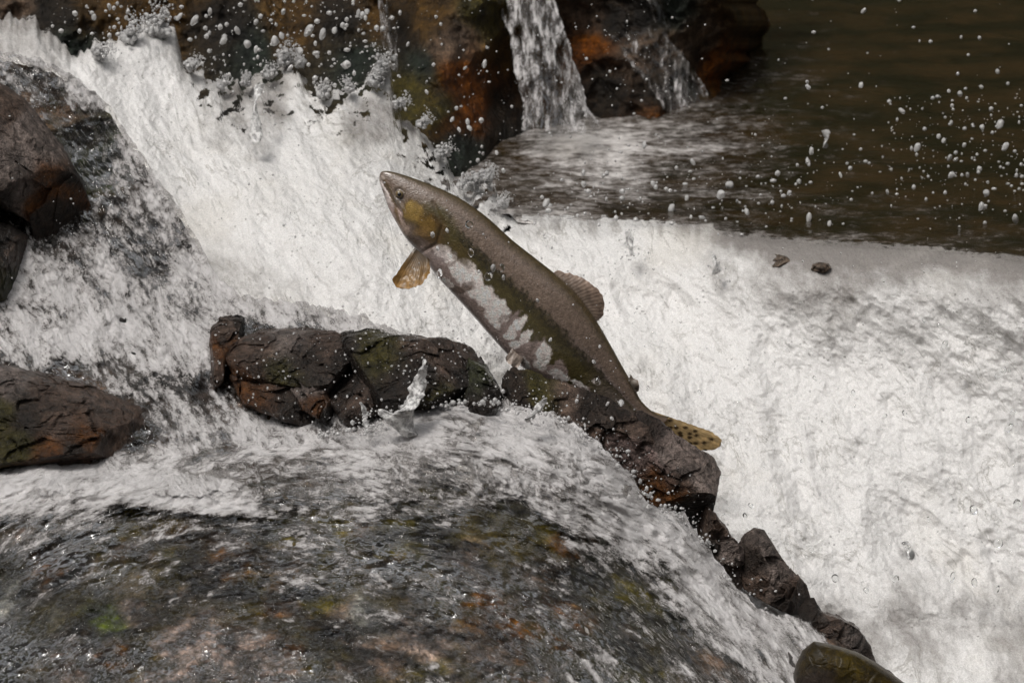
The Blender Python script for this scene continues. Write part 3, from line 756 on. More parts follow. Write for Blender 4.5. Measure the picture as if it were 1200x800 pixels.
boulder('boulder', [(736,486),(752,482),(775,494),(800,512),(822,528),(836,538),(845,552),(841,575),(836,600),(832,622),(822,640),(806,625),(790,606),(764,600),(750,575),(744,545),(738,515)], -.035, .06,
        [(780,520)+G,(815,545)+G,(800,560)+D,(770,545)+LP,(765,520)+LP,(760,500)+K,(830,560)+G,(760,580)+R,(790,590)+R,(815,600)+K,(825,610)+K], 'large grey topped boulder with rusty foot below the tail fin', M_ROCK_DRY, seed=9, group=RG, cuts=6, rough=.7, planes=[(.25,-.55,.8,.42),(-.3,-.9,-.25,.6),(.1,-.5,-.9,.5)])
boulder('boulder', [(812,606),(824,594),(838,602),(850,618),(862,634),(876,650),(880,676),(866,690),(846,680),(826,660)], -.045, .04,
        [(840,620)+D,(850,650)+G,(830,650)+K], 'small dark boulder between the grey boulder and the pointed one', M_ROCK_DRY, seed=12, group=RG, cuts=7)
boulder('boulder', [(864,640),(872,626),(884,620),(896,622),(906,636),(918,656),(932,672),(946,686),(950,702),(944,716),(925,722),(900,722),(878,708),(868,680)], -.055, .05,
        [(890,640)+G,(910,680)+G,(930,700)+D,(880,690)+D,(870,650)+K,(925,712)+K], 'pointed grey boulder lowest in the row beside white water', M_ROCK_DRY, seed=14, group=RG, cuts=5, rough=.7, planes=[(.4,-.7,.6,.5),(-.5,-.8,.1,.45)])
boulder('boulder', [(938,694),(948,688),(955,702),(958,716),(975,722),(1002,734),(1020,756),(1026,775),(1000,776),(970,760),(946,742),(934,718)], -.09, .03,
        [(950,705)+K,(980,740)+D,(1000,750)+L], 'low wet stone laced with foam at the foot of the row', M_ROCK_WET, seed=17, group=RG, cuts=5)
boulder('boulder', [(925,812),(932,780),(940,762),(954,751),(980,756),(1005,764),(1030,778),(1052,794),(1080,815),(1070,870),(1000,890),(940,870)], -.30, .07,
        [(960,765)+(.026,.018,.005),(1000,780)+(.034,.025,.008),(1030,790)+(.026,.018,.005),(960,800)+K,(1020,810)+K], 'smooth olive brown boulder at the bottom edge', M_ROCK_SMOOTH, seed=19, cuts=0, rough=0.12)
boulder('boulder', [(384,408),(400,392),(430,386),(470,392),(510,396),(540,400),(556,408),(566,424),(576,445),(584,470),(580,496),(540,500),(480,498),(430,490),(396,460),(380,430)], -0.025, .075,
        [(400,400)+K,(440,400)+O,(500,405)+D,(530,410)+D,(500,430)+K,(440,420)+O,(470,450)+K,(430,460)+K,(540,430)+D,(560,440)+K,(530,460)+O,(400,450)+K,(570,470)+K], 'broad mossy dark ledge rock left of the fish', M_ROCK_WET, seed=22, cuts=11, rough=.75, follow=True)
boulder('boulder', [(238,446),(242,415),(248,384),(258,372),(276,370),(293,376),(292,392),(276,404),(266,424),(262,448),(250,456)], -0.02, .035,
        [(250,400)+R,(260,385)+D,(250,430)+D,(280,380)+K,(262,420)+R], 'upright knobbly brown rock poking out of the foam', M_ROCK_WET, seed=25, cuts=6, centre=(260,405), follow=True)
boulder('boulder', [(262,420),(280,396),(310,386),(350,384),(390,388),(420,398),(440,430),(430,470),(400,492),(360,474),(310,456),(276,446)], -0.025, .055,
        [(300,395)+D,(340,400)+G,(380,400)+D,(290,430)+D,(330,440)+O,(360,420)+K,(400,430)+K,(400,470)+G,(280,440)+R], 'flat dark slab between the knobbly rock and the mossy ledge', M_ROCK_WET, seed=28, cuts=10, rough=.75, follow=True)
boulder('boulder', [(334,462),(340,446),(356,436),(378,438),(392,450),(384,462),(392,480),(408,500),(404,512),(386,500),(360,484),(340,476)], -0.035, .035,
        [(350,450)+G,(375,450)+L,(370,475)+R,(395,500)+K], 'small pale brown stone with a thin pointed end', M_ROCK_WET, seed=31, cuts=6, centre=(364,464), follow=True)
boulder('boulder', [(-120,80),(-40,86),(0,98),(28,116),(52,146),(76,178),(94,206),(106,240),(118,278),(127,318),(126,345),(108,340),(86,314),(56,276),(24,254),(-10,240),(-120,235)], -0.03, .09,
        [(10,130)+D,(30,150)+G,(60,170)+G,(20,190)+L,(60,210)+R,(40,230)+L,(80,240)+R,(100,280)+K,(110,320)+K,(0,240)+K,(85,290)+K,(0,180)+G,(90,210)+K,(70,270)+R], 'big cracked brown boulder at the left edge', M_ROCK_DRY, seed=34, cuts=6, rough=.6, centre=(20,190), follow=True)
boulder('boulder', [(-100,250),(-30,254),(10,262),(34,278),(50,300),(54,335),(46,366),(20,372),(-30,376),(-100,372)], -0.03, .06,
        [(10,280)+K,(30,300)+D,(20,330)+O,(40,350)+GR,(0,350)+D], 'low mossy dark rock below the cracked boulder', M_ROCK_WET, seed=37, cuts=8, follow=True)
boulder('boulder', [(-120,430),(-40,424),(10,428),(60,440),(118,456),(172,482),(212,512),(222,538),(180,552),(80,556),(0,558),(-120,558)], -0.03, .055,
        [(10,450)+G,(60,460)+D,(120,480)+D,(30,490)+K,(70,500)+D,(100,515)+R,(60,525)+R,(120,520)+R,(90,530)+K,(20,520)+O,(150,520)+D,(0,480)+O], 'rust stained flat rock above the white foam band', M_ROCK_WET, seed=40, cuts=9, rough=.8, follow=True)
boulder('boulder', [(268,440),(298,428),(345,448),(380,476),(412,503),(384,510),(330,494),(284,474)], -.012, .045,
        [(300,440)+D,(350,470)+K,(390,500)+K,(290,460)+R], 'thin dark wet slab slanting below the flat dark slab', M_ROCK_WET, seed=51, cuts=8, rough=.7, follow=True)
boulder('boulder', [(384,440),(420,428),(452,448),(474,480),(446,504),(406,500),(382,472)], -.016, .05,
        [(400,450)+K,(430,470)+D,(450,490)+K], 'blackish wet rock wedged under the left end of the mossy ledge', M_ROCK_WET, seed=53, cuts=9, rough=.8, follow=True)
boulder('boulder', [(546,418),(570,428),(586,456),(596,488),(574,506),(546,496),(536,460)], -.014, .045,
        [(560,440)+GR,(575,470)+K,(555,480)+K], 'narrow dark rock filling the notch between ledge and jagged boulder', M_ROCK_WET, seed=55, cuts=8, rough=.8, follow=True)
for (x, y, rx_, ry_, Yd, lb) in [(909,306,17,9,.44,'brown stone just showing through the lip of the fall'), (962,315,11,7,.42,'smaller brown stone right of the one in the lip of the fall')]:
    pts = [(x + rx_ * math.cos(a), y + ry_ * math.sin(a)) for a in np.linspace(0, 2 * math.pi, 10, endpoint=False)]
    boulder('stone', pts, float(white_depth(np.array([x * 1.0]), np.array([y * 1.0]))[0]) + .012, .03, [(x, y) + (.20, .16, .13)], lb, M_ROCK_WET, seed=int(x), cuts=2, rough=1.6, group='stones in the lip of the fall')

# ------------------------------------------------------------------ the salmon
def spline(pts, n):
    p = np.array(pts, float)
    seg = np.linalg.norm(np.diff(p, axis=0), axis=1); acc = np.r_[0, np.cumsum(seg)]; acc /= acc[-1]
    t = np.linspace(0, 1, n)
    # cubic through the points (Catmull-Rom on the arc length)
    P4 = np.vstack([2 * p[0] - p[1], p, 2 * p[-1] - p[-2]])
    i = np.clip(np.searchsorted(acc, t, 'right') - 1, 0, len(p) - 2)
    f = ((t - acc[i]) / (acc[i + 1] - acc[i]))[:, None]
    a, b, c, d = P4[i], P4[i + 1], P4[i + 2], P4[i + 3]
    return 0.5 * (2 * b + (c - a) * f + (2 * a - 5 * b + 4 * c - d) * f ** 2 + (3 * b - a - 3 * c + d) * f ** 3)
FY = 0.05
def fish_paint(PX, PY, t, v):
    """skin pattern; t snout to tail, v back (0) to belly (1)"""
    wx = PX + 7.0 * fbm(PX / 10, PY / 10, 0, 5, 201, .62); wy = PY + 7.0 * fbm(PX / 10, PY / 10, 5, 5, 202, .62)
    back = np.array([.172,.126,.098]); ridge = np.array([.075,.052,.024]); olive = np.array([.075,.060,.022]); dark = np.array([.026,.021,.014])
    pale = np.array([.93,.83,.79]); gold = np.array([.27,.175,.05]); pink = np.array([.50,.37,.33]); mauve = np.array([.22,.175,.165])
    def mx(a, b, k): return a * (1 - k[..., None]) + b * k[..., None]
    c = np.ones(PX.shape + (3,)) * back
    n = fbm(t * 46, v * 12, 0, 4, 203); n2 = fbm(t * 18, v * 5, 4, 4, 204)
    c = mx(c, ridge, sstep(0.16, 0.03, v + 0.02 * n))                                 # dark golden line along the back
    scr = fbm(t * 90, v * 26, 2, 4, 207)
    vv = v + 0.075 * n + 0.04 * n2 + .05 * scr
    c = mx(c, mauve, sstep(.3, .45, vv) * sstep(0.55, 0.8, t))
    band0 = 0.425 - 0.02 * np.sin(t * 5); c = mx(c, olive, sstep(band0 - .07, band0 + .03, vv) * sstep(.16, .24, t))
    c = mx(c, dark, 0.9 * sstep(band0 - .07, band0 - .01, vv) * sstep(band0 + .14, band0 + .04, vv) * (.45 + .55 * sstep(-.2, .25, scr)) * sstep(.2, .28, t) * sstep(1.0, .8, t))
    # belly pale with fingers of olive reaching down
    fing = 0.085 * np.sin(t * 74 + 2.0 * n2) * sstep(.42, .52, t)
    edge = np.interp(t, [0, .2, .28, .36, .5, .62, .72, .8, 1], [.9, .80, .66, .62, .66, .70, .78, .85, .95])
    bell = sstep(edge - .02, edge + .035, vv + fing)
    c = mx(c, np.array([.34, .265, .24]), bell * sstep(.19, .23, t) * sstep(.97, .8, t))
    # pale patches with ragged edges, read off the flank
    m = np.full(PX.shape, -9.0)
    for (x, y, rx_, ry_, an) in [(523,298,17,9,35),(534,312,10,10,0),(545,320,24,15,42),(556,336,20,13,48),(571,350,20,13,50),(584,362,19,12,52),(577,372,16,7,55),(607,380,14,6,-38),(598,392,8,5,-30),(616,395,12,6,-45),(605,404,7,5,0),(637,415,9,15,12),(632,428,10,6,30),(656,440,15,6,30),(612,423,12,5,45),(678,449,10,4,25),(699,448,6,3.5,20),(704,472,9,3,20),(526,332,9,4,40)]:
        ca, sa = math.cos(math.radians(an)), math.sin(math.radians(an))
        u = (wx - x) * ca + (wy - y) * sa; w_ = -(wx - x) * sa + (wy - y) * ca
        m = np.maximum(m, 1 - np.sqrt((u / rx_) ** 2 + (w_ / ry_) ** 2))
    m = m + .16 * fbm(PX / 5, PY / 5, 3, 4, 209) + .12 * n
    c = mx(c, pale, .95 * sstep(-.04, .20, m))
    for (x, y, rx_, ry_, an, k) in [(541,339,15,4.5,-12,.9),(552,334,4,8,20,.6),(529,309,9,3,-35,.6),(592,371,3,13,60,.6),(563,362,14,3,40,.4),(626,404,3,12,20,.5)]:
        ca, sa = math.cos(math.radians(an)), math.sin(math.radians(an))
        u = (wx - x) * ca + (wy - y) * sa; w_ = -(wx - x) * sa + (wy - y) * ca
        c = mx(c, np.array([.17, .125, .10]), k * sstep(1.3, .6, np.sqrt((u / rx_) ** 2 + (w_ / ry_) ** 2)))
    c = mx(c, mauve, .55 * sstep(.74, .86, t) * sstep(.4, .6, v))
    # head
    def blob(x, y, rx_, ry_, an, colr, k, lo=.6, hi=1.2):
        nonlocal c
        ca, sa = math.cos(math.radians(an)), math.sin(math.radians(an))
        u = (wx - x) * ca + (wy - y) * sa; w_ = -(wx - x) * sa + (wy - y) * ca
        c = mx(c, np.array(colr), k * sstep(hi, lo, np.sqrt((u / rx_) ** 2 + (w_ / ry_) ** 2)))
    blob(512,264,34,22,50,olive,.9); blob(505,270,22,20,50,(.075,.042,.014),.9)
    blob(485,249,17,16,50,(.10,.066,.024),.9); blob(484,247,14,12,50,gold,.85); blob(480,241,6,5,50,(.34,.23,.07),.6); blob(500,262,15,10,40,(.22,.13,.03),.6); blob(494,272,10,6,10,(.30,.18,.07),.5)
    blob(464,250,7,30,-25,pink,.9); blob(470,268,8,14,-25,(.40,.30,.24),.8); blob(489,283,18,6,20,(.13,.09,.07),.8)
    blob(452,226,3.0,20,-26,pale * .8,.7); blob(459,229,3.2,23,-27,(.10,.065,.03),.95); blob(465,252,3,12,-20,(.15,.09,.025),.8)
    blob(466,234,1.6,18,-35,(.33,.27,.22),.7)
    blob(469,228,10,9,0,(.13,.105,.085),.6); blob(473,222,5,3,40,(.25,.20,.16),.5)
    blob(448,208,3,4,0,(.45,.38,.33),.8)
    blob(524,285,4,26,-35,(.065,.045,.018),.7)   # gill cover's rear edge
    blob(515,298,12,10,40,(.34,.28,.27),.5); blob(541,297,9,20,-40,(.085,.06,.02),.8)
    # fine spots on the back
    w1 = worley(PX / 7.5, PY / 7.5, 31)
    c = mx(c, dark, .18 * sstep(.28, .12, w1) * sstep(.55, .35, v) * sstep(.22, .3, t))
    return np.clip(c * (1 + .35 * fbm(PX / 4.5, PY / 4.5, 0, 3, 205)[..., None] + .35 * n[..., None]), .008, .85)

def fin_mat():
    t = NT('fin_skin')
    col = t.attr('col').outputs['Color']
    rays = t.attr('rays').outputs['Fac']
    w = t.n('ShaderNodeMath', {0: t.math('MULTIPLY', rays, 1.0)}, operation='SINE').outputs[0]
    nb = t.bump(t.math('MULTIPLY', w, 0.00025), 1.0, 0.5)
    c = t.mixc(t.ramp(w, -1, 1, 0.0, 0.14), col, (0.05, 0.035, 0.02))
    a = t.bsdf(Base_Color=c, Roughness=0.45, Normal=nb, Coat_Weight=0.25, Coat_Roughness=0.1)
    tr = t.n('ShaderNodeBsdfTranslucent', {'Color': c}).outputs[0]
    return t.done(t.mixs(0.25, a, tr))
def skin_mat():
    t = NT('salmon_skin')
    co = t.n('ShaderNodeNewGeometry').outputs['Position']
    col = t.attr('col').outputs['Color']
    sc_ = t.voro(co, 420, 'F1')
    n = t.noise(co, 160, 4)
    n2 = t.noise(co, 700, 2)
    c = t.mixc(1.0, col, t.mixc(t.ramp(n2, .3, .7), (.8, .8, .8), (1.15, 1.15, 1.15)), 'MULTIPLY')
    nb = t.bump(t.math('ADD', t.math('MULTIPLY', sc_, 0.0007), t.math('MULTIPLY', n, 0.0016)), 1.0, 0.7)
    return t.done(t.bsdf(Base_Color=c, Roughness=0.36, Normal=nb, Coat_Weight=1.0, Coat_Roughness=0.1, Coat_IOR=1.33))
M_SKIN, M_FIN = skin_mat(), fin_mat()

def salmon():
    root = bpy.data.objects.new('salmon', None)
    COL.objects.link(root)
    base = P(740, 470, FY); root.location = base
    tag(root, 'leaping salmon with brown back, golden cheek and pale blotched belly', 'fish')
    dors = [(444.5,207),(447,201.5),(455,200.5),(468,203.5),(485,209),(510,218.5),(540,233),(570,254),(600,281),(628,303),(652,322),(676,344),(698,374),(715,403),(730,430),(743,453),(752,470),(768,484),(784,488)]
    bell = [(444.5,208),(445,214),(449,226),(456,245),(465,262),(476,280),(492,298),(512,324),(534,348),(556,372),(577,396),(602,422),(632,443),(664,458),(692,472),(716,484),(736,494),(752,502),(766,510)]
    NT_, NV = 420, 200
    A, B = spline(dors, NT_), spline(bell, NT_)
    t = np.linspace(0, 1, NT_)
    thick = np.interp(t, [0, .02, .08, .16, .26, .4, .55, .7, .82, .92, 1], [.35, .55, .60, .62, .60, .60, .56, .50, .42, .30, .16])
    ph = np.arange(NV) / NV * 2 * math.pi
    v = 0.5 - 0.5 * np.cos(ph)                       # 0 back .. 1 belly .. 0
    side = np.sin(ph)
    T2, V2 = np.meshgrid(t, v, indexing='ij')
    PX = A[:, 0:1] * (1 - V2) + B[:, 0:1] * V2; PY = A[:, 1:2] * (1 - V2) + B[:, 1:2] * V2
    H = np.linalg.norm(A - B, axis=1)[:, None] * 0.00117 * 0.5
    S = np.sign(side)[None] * np.abs(side)[None] ** 0.9
    dep = H * thick[:, None] * S
    # the mouth slit, the gill cover's step, the eye socket
    def seg(px, py, a, b):
        a, b = np.array(a, float), np.array(b, float); e = b - a
        k = np.clip(((px - a[0]) * e[0] + (py - a[1]) * e[1]) / (e @ e), 0, 1)
        return np.hypot(px - a[0] - e[0] * k, py - a[1] - e[1] * k)
    dent = 0.0022 * np.exp(-(seg(PX, PY, (447,212), (470,249)) / 1.8) ** 2)
    g = np.minimum(seg(PX, PY, (508,238), (519,262)), np.minimum(seg(PX, PY, (519,262), (512,286)), seg(PX, PY, (512,286), (494,296))))
    dent = dent + 0.0022 * np.exp(-(g / 2.0) ** 2) + 0.0016 * np.exp(-((np.hypot(PX - 468, PY - 227) - 5.5) / 1.6) ** 2)
    dep = dep * (1 - dent / np.maximum(np.abs(dep), 0.004))
    bend = 0.045 * (T2 - 0.45) ** 2                  # gentle curve away from the viewer at both ends
    V = P(PX, PY, FY + bend - dep)
    V = V - base
    body = link('body', grid_mesh('body', V, closed=True, attrs={'col': fish_paint(PX, PY, T2, V2)}), M_SKIN, root)
    # fins: thin solid blades between a root line and a free edge
    def fin(name, rootl, tipl, d0, d1, colA, colB, nr, spots=0, thick=.0022, label=None):
        nu, nv = 90, 50
        R_, T_ = spline(rootl, nu), spline(tipl, nu)
        w = np.linspace(0, 1, nv)[:, None]
        X = R_[None, :, 0] * (1 - w) + T_[None, :, 0] * w; Y_ = R_[None, :, 1] * (1 - w) + T_[None, :, 1] * w
        X = X + 1.8 * noise(X / 6, Y_ / 6, 0, 77) * w; Y_ = Y_ + 1.8 * noise(X / 5, Y_ / 5, 3, 78) * w
        ww = w * np.ones_like(X); uu = np.linspace(0, 1, nu)[None] * np.ones_like(X)
        dd = d0 + (d1 - d0) * ww + 0.003 * np.sin(uu * 9) * ww
        half = thick * (1 - 0.8 * ww) * np.clip(np.sin(np.pi * uu) * 3, 0.05, 1)
        F = P(X, Y_, dd - half); Bk = P(X, Y_, dd + half)
        allv = np.concatenate([F, Bk[::-1]], 0) - base
        cc = np.array(colA) * (1 - ww[..., None]) + np.array(colB) * ww[..., None]
        cc = cc * (1 + .9 * fbm(X / 7, Y_ / 7, 0, 4, 88)[..., None])
        if spots:
            wl = worley(X / spots, Y_ / (spots * .6), 44)
            k = sstep(.36, .2, wl)[..., None]
            cc = cc * (1 - k) + np.array([.05, .028, .01]) * k
        cc = np.clip(np.concatenate([cc, cc[::-1]], 0), .01, .8)
        ry_ = np.concatenate([uu, uu[::-1]], 0) * nr * 6.283
        o = link(name, grid_mesh(name, allv, attrs={'col': cc, 'rays': ry_}), M_FIN, root)
        if label: o['label'] = label
        return o
    fin('dorsal_fin', [(648,320),(664,336),(682,356),(697,375)], [(653,317),(682,325),(705,345),(708,362),(703,375),(698,376)], FY, FY + .004, (.15,.115,.09), (.36,.26,.20), 20)
    fin('adipose_fin', [(736,445),(741,453),(744,459)], [(739,439),(747,446),(748,457),(744,460)], FY, FY, (.12,.10,.08), (.25,.20,.16), 2, thick=.0016)
    fin('tail_fin', [(760,480),(762,488),(763,497),(762,506),(758,512)], [(835,506),(846,517),(836,527),(800,530),(770,560),(752,575),(742,570)], FY + .012, FY + .03, (.30,.21,.10), (.66,.47,.23), 26, spots=11)
    fin('pectoral_fin', [(486,290),(494,297),(503,303)], [(459,328),(464,336),(478,338),(494,332),(504,320)], FY - .030, FY - .055, (.075,.048,.025), (.38,.21,.06), 14, label='orange pectoral fin spread below the gill')
    fin('pelvic_fin', [(600,408),(606,414),(614,420)], [(592,420),(598,428),(606,432)], FY - .02, FY - .03, (.3,.24,.2), (.40,.33,.28), 5)
    # eye
    def ball(name, px, py, d, r, m, flat=.6, parent=root):
        bm = bmesh.new(); bmesh.ops.create_uvsphere(bm, u_segments=24, v_segments=16, radius=r)
        for q in bm.verts: q.co.y *= flat
        me = bpy.data.meshes.new(name); bm.to_mesh(me); bm.free()
        o = link(name, me, m, parent); o.location = P(px, py, d) - base; return o
    te = NT('eye_iris'); me_ = te.done(te.bsdf(Base_Color=(.17, .125, .06), Roughness=.15, Coat_Weight=1.0))
    tp = NT('eye_pupil'); mp_ = tp.done(tp.bsdf(Base_Color=(.006, .006, .008), Roughness=.05, Coat_Weight=1.0))
    k = int(np.argmin(np.abs(PX[:, NV // 4] - 470)))
    ed = FY - float(np.interp(468, PX[:, int(NV * .2)], dep[:, int(NV * .2)])) * 1.0
    e = ball('eye', 468, 227.5, ed + .0015, .0052, me_)
    p = ball('pupil', 468, 227.5, 0, .0028, mp_, .6, e); p.location = (0, -.0025, 0)
    return root
salmon()

# ------------------------------------------------------------------ splashes
def burst(name, x, y, L_, an, Yc, label, group, seed):
    """one tongue of spray: a clot of water breaking up into drops outward"""
    rg = np.random.default_rng(seed + 900)
    bm = bmesh.new(); bmesh.ops.create_icosphere(bm, subdivisions=2, radius=1.0)
    bv = np.array([q.co[:] for q in bm.verts]); bf = np.array([[q.index for q in f.verts] for f in bm.faces]); bm.free()
    n = 170; L_ = L_ * 1.35
    a = math.radians(an); s = rg.uniform(0, 1, n) ** 1.4
    spread = (0.45 + .5 * s) * L_ * .42
    off = rg.normal(size=n) * spread
    px = x + math.cos(a) * (s * 1.7 - .6) * L_ - math.sin(a) * off; py = y + math.sin(a) * (s * 1.7 - .6) * L_ + math.cos(a) * off
    r = (L_ * .20 * (1 - s) ** 1.3 + .9) * rg.uniform(.35, 1.1, n) * 0.00117
    C = P(px, py, Yc + rg.normal(size=n) * .012)
    V = C[:, None] + bv[None] * r[:, None, None] * (1 + .25 * rg.normal(size=(n, 1, 3)))
    V = V + .25 * r[:, None, None] * noise(bv[None, :, 0] * 1.5 + rg.uniform(0, 50, (n, 1)), bv[None, :, 1] * 1.5, bv[None, :, 2] * 1.5, 3)[..., None] * bv[None]
    F = bf[None] + (np.arange(n) * len(bv))[:, None, None]
    me = bpy.data.meshes.new(name); me.from_pydata(V.reshape(-1, 3).tolist(), [], F.reshape(-1, 3).tolist())
    return tag(link(name, me, M_DROP_W), label, 'splash', group)
def blobcluster(name, pts, m, label, cat='splash', group=None, seed=0, parent=None, sub=3):
    """one lumpy sheet of thrown water grown along a chain of (px, py, Y, r_px)"""
    pts = np.array(pts, float); n = 26 * len(pts)
    s = np.linspace(0, len(pts) - 1, n); i = np.clip(s.astype(int), 0, len(pts) - 2); f = (s - i)[:, None]
    q = pts[i] * (1 - f) + pts[i + 1] * f
    r = q[:, 3] * 0.00117
    C = P(q[:, 0], q[:, 1], q[:, 2])
    C[:, 0] += 0.0015 * noise(s * 1.7, seed, 0, seed); 
    T = np.gradient(C, axis=0); T /= np.linalg.norm(T, axis=1, keepdims=True) + 1e-9
    n2 = 28; ang = np.arange(n2) / n2 * 2 * math.pi
    ref = np.array([0, 1.0, 0]); N1 = np.cross(T, ref); N1 /= np.linalg.norm(N1, axis=1, keepdims=True) + 1e-9
    N2 = np.cross(T, N1)
    rr = r[:, None] * (1 + .45 * noise(s[:, None] * 1.6, seed + ang[None] * 0, 0, seed + 9)) * (1 + .20 * noise(s[:, None] * 3.1, np.cos(ang)[None] * 1.3 + seed, np.sin(ang)[None] * 1.3, seed + 1) + .10 * noise(s[:, None] * 8, np.cos(ang)[None] * 3, np.sin(ang)[None] * 3 + seed, seed + 2))
    cap = np.sqrt(np.clip(1 - np.clip(1 - np.minimum(s, len(pts) - 1 - s) / .35, 0, 1) ** 2, 0.0004, 1))[:, None]
    tw = (s * 1.1 + seed)[:, None]
    ex = np.cos(ang)[None] * 1.15; ey = np.sin(ang)[None] * .38
    e1 = ex * np.cos(tw) - ey * np.sin(tw); e2 = ex * np.sin(tw) + ey * np.cos(tw)
    V = C[:, None] + rr[..., None] * cap[..., None] * (N1[:, None] * e1[..., None] + N2[:, None] * e2[..., None])
    me = grid_mesh(name, V, closed=True)
    rg = np.random.default_rng(seed + 77); bm = bmesh.new(); bm.from_mesh(me)
    for k in range(26 if m is M_SPLASH else 0):                            # beads breaking away from it
        a = rg.integers(0, n); rad = rg.uniform(.25, 1.1) * 0.0016
        loc = C[a] + rg.normal(size=3) * (r[a] * 1.3 + .003) + T[a] * 0
        bmesh.ops.create_icosphere(bm, subdivisions=2, radius=rad, matrix=__import__('mathutils').Matrix.Translation(Vector(loc)))
    bm.to_mesh(me); bm.free()
    o = link(name, me, m)
    return tag(o, label, cat, group)
blobcluster('splash', [(462,502,-.17,24),(474,486,-.17,19),(485,467,-.17,12),(492,447,-.17,6.5),(496,432,-.17,6),(498,421,-.17,3.6)], M_SPLASH, 'tall white spout of water rising before the mossy ledge rock', seed=3)
blobcluster('splash', [(428,502,-.17,4),(428,490,-.17,2.8),(427,480,-.17,3.2),(422,471,-.17,4.5)], M_SPLASH, 'small curled jet of clear water left of the tall spout', seed=5)
blobcluster('splash', [(616,494,-.17,6),(625,484,-.17,4),(634,474,-.17,3.6),(641,466,-.17,2.4)], M_SPLASH, 'short twisted flick of water in front of the long jagged boulder', seed=7)
blobcluster('splash', [(300,170,.62,8),(300,140,.64,5),(299,120,.66,4),(303,104,.68,5),(309,98,.68,4)], M_SPLASH, 'thin upright strand of water under the cliff', seed=9)
blobcluster('splash', [(1122,362,.36,7),(1121,345,.36,4),(1118,332,.36,4.5),(1116,322,.36,4.5)], M_SPLASH, 'lone upright jet at the lip far right of the fish', seed=11)
blobcluster('splash', [(842,320,.42,8),(838,308,.42,5),(836,298,.42,3)], M_SPLASH, 'small upright jet left of the brown stones', seed=13)
blobcluster('splash', [(1075,668,.12,3),(1070,655,.12,4),(1064,642,.12,8),(1060,634,.12,6)], M_DROP_C, 'tadpole shaped blob of clear water in the lower white fall', seed=15)
blobcluster('splash', [(740,300,.50,7),(738,285,.50,5),(736,270,.50,3.5)], M_SPLASH, 'short stubby jet at the lip right of the fish back', seed=17)
blobcluster('splash', [(968,152,.9,5.5),(968,163,.9,3.6),(967,174,.9,6.5)], M_DROP_W, 'peanut shaped white drop hanging over the dark pool', seed=19)
crown = [(120,60,12,-30),(155,36,16,-60),(186,24,20,-90),(226,74,10,-40),(335,64,14,-70),(316,84,9,-60),(350,70,9,-120),(380,106,10,-80),(448,76,14,-80),(440,92,10,-50),(470,120,9,-20),(497,142,9,-40),(520,178,11,-30),(545,214,9,-60),(562,210,14,-30),
         (574,205,10,-60),(590,236,9,-70),(408,100,9,-100),(288,94,8,-80),(262,98,8,-60)]
where = ['at the far left crest', 'on the left shoulder of the high crest', 'topping the high crest', 'on the right foot of the high crest', 'on the middle crest', 'left of the middle crest', 'right of the middle crest', 'in the dip before the second trickle',
         'under the narrow trickle', 'left of the narrow trickle foot', 'right of the narrow trickle foot', 'above the snout of the fish', 'right of the snout of the fish', 'above the fish back', 'curling over the fish back', 'reaching towards the pool',
         'where the pool lip begins', 'between the middle crest and the trickle', 'left of the thin strand', 'in the hollow left of the thin strand']
for k, (x, y, L_, an) in enumerate(crown):
    Yc = float(white_depth(np.array([x * 1.0]), np.array([y + 14.0]))[0]) - .02
    burst('splash', x, y, L_, an, Yc, 'ragged tongue of white spray ' + where[k], 'tongues of spray along the white crest', 30 + k)

# ------------------------------------------------------------------ drops
def drop_mesh(name, seed, m):
    bm = bmesh.new(); bmesh.ops.create_icosphere(bm, subdivisions=3, radius=1.0)
    for q in bm.verts:
        n = noise(q.co.x * 1.1 + seed, q.co.y * 1.1, q.co.z * 1.1, seed)
        q.co *= 1 + .22 * float(n)
        q.co.z *= 1.0 + .12 * (seed % 3)
    me = bpy.data.meshes.new(name); bm.to_mesh(me); bm.free(); me.materials.append(m)
    me.polygons.foreach_set('use_smooth', [True] * len(me.polygons))
    return me
DM_W = [drop_mesh('drop', s, M_DROP_W) for s in range(5)]
DM_C = [drop_mesh('clear_drop', s, M_DROP_C) for s in range(3)]
def drop(px, py, Y, rpx, meshes, label, group):
    o = bpy.data.objects.new('water_drop', meshes[int(RNG.integers(len(meshes)))])
    COL.objects.link(o)
    r = rpx * 0.00117 * (Y - CAM[1]) / -CAM[1]
    o.location = P(px, py, Y); o.scale = (r, r, r * RNG.uniform(.9, 1.9)); o.rotation_euler = RNG.uniform(-.7, .7, 3)
    return tag(o, label, 'drop', group)
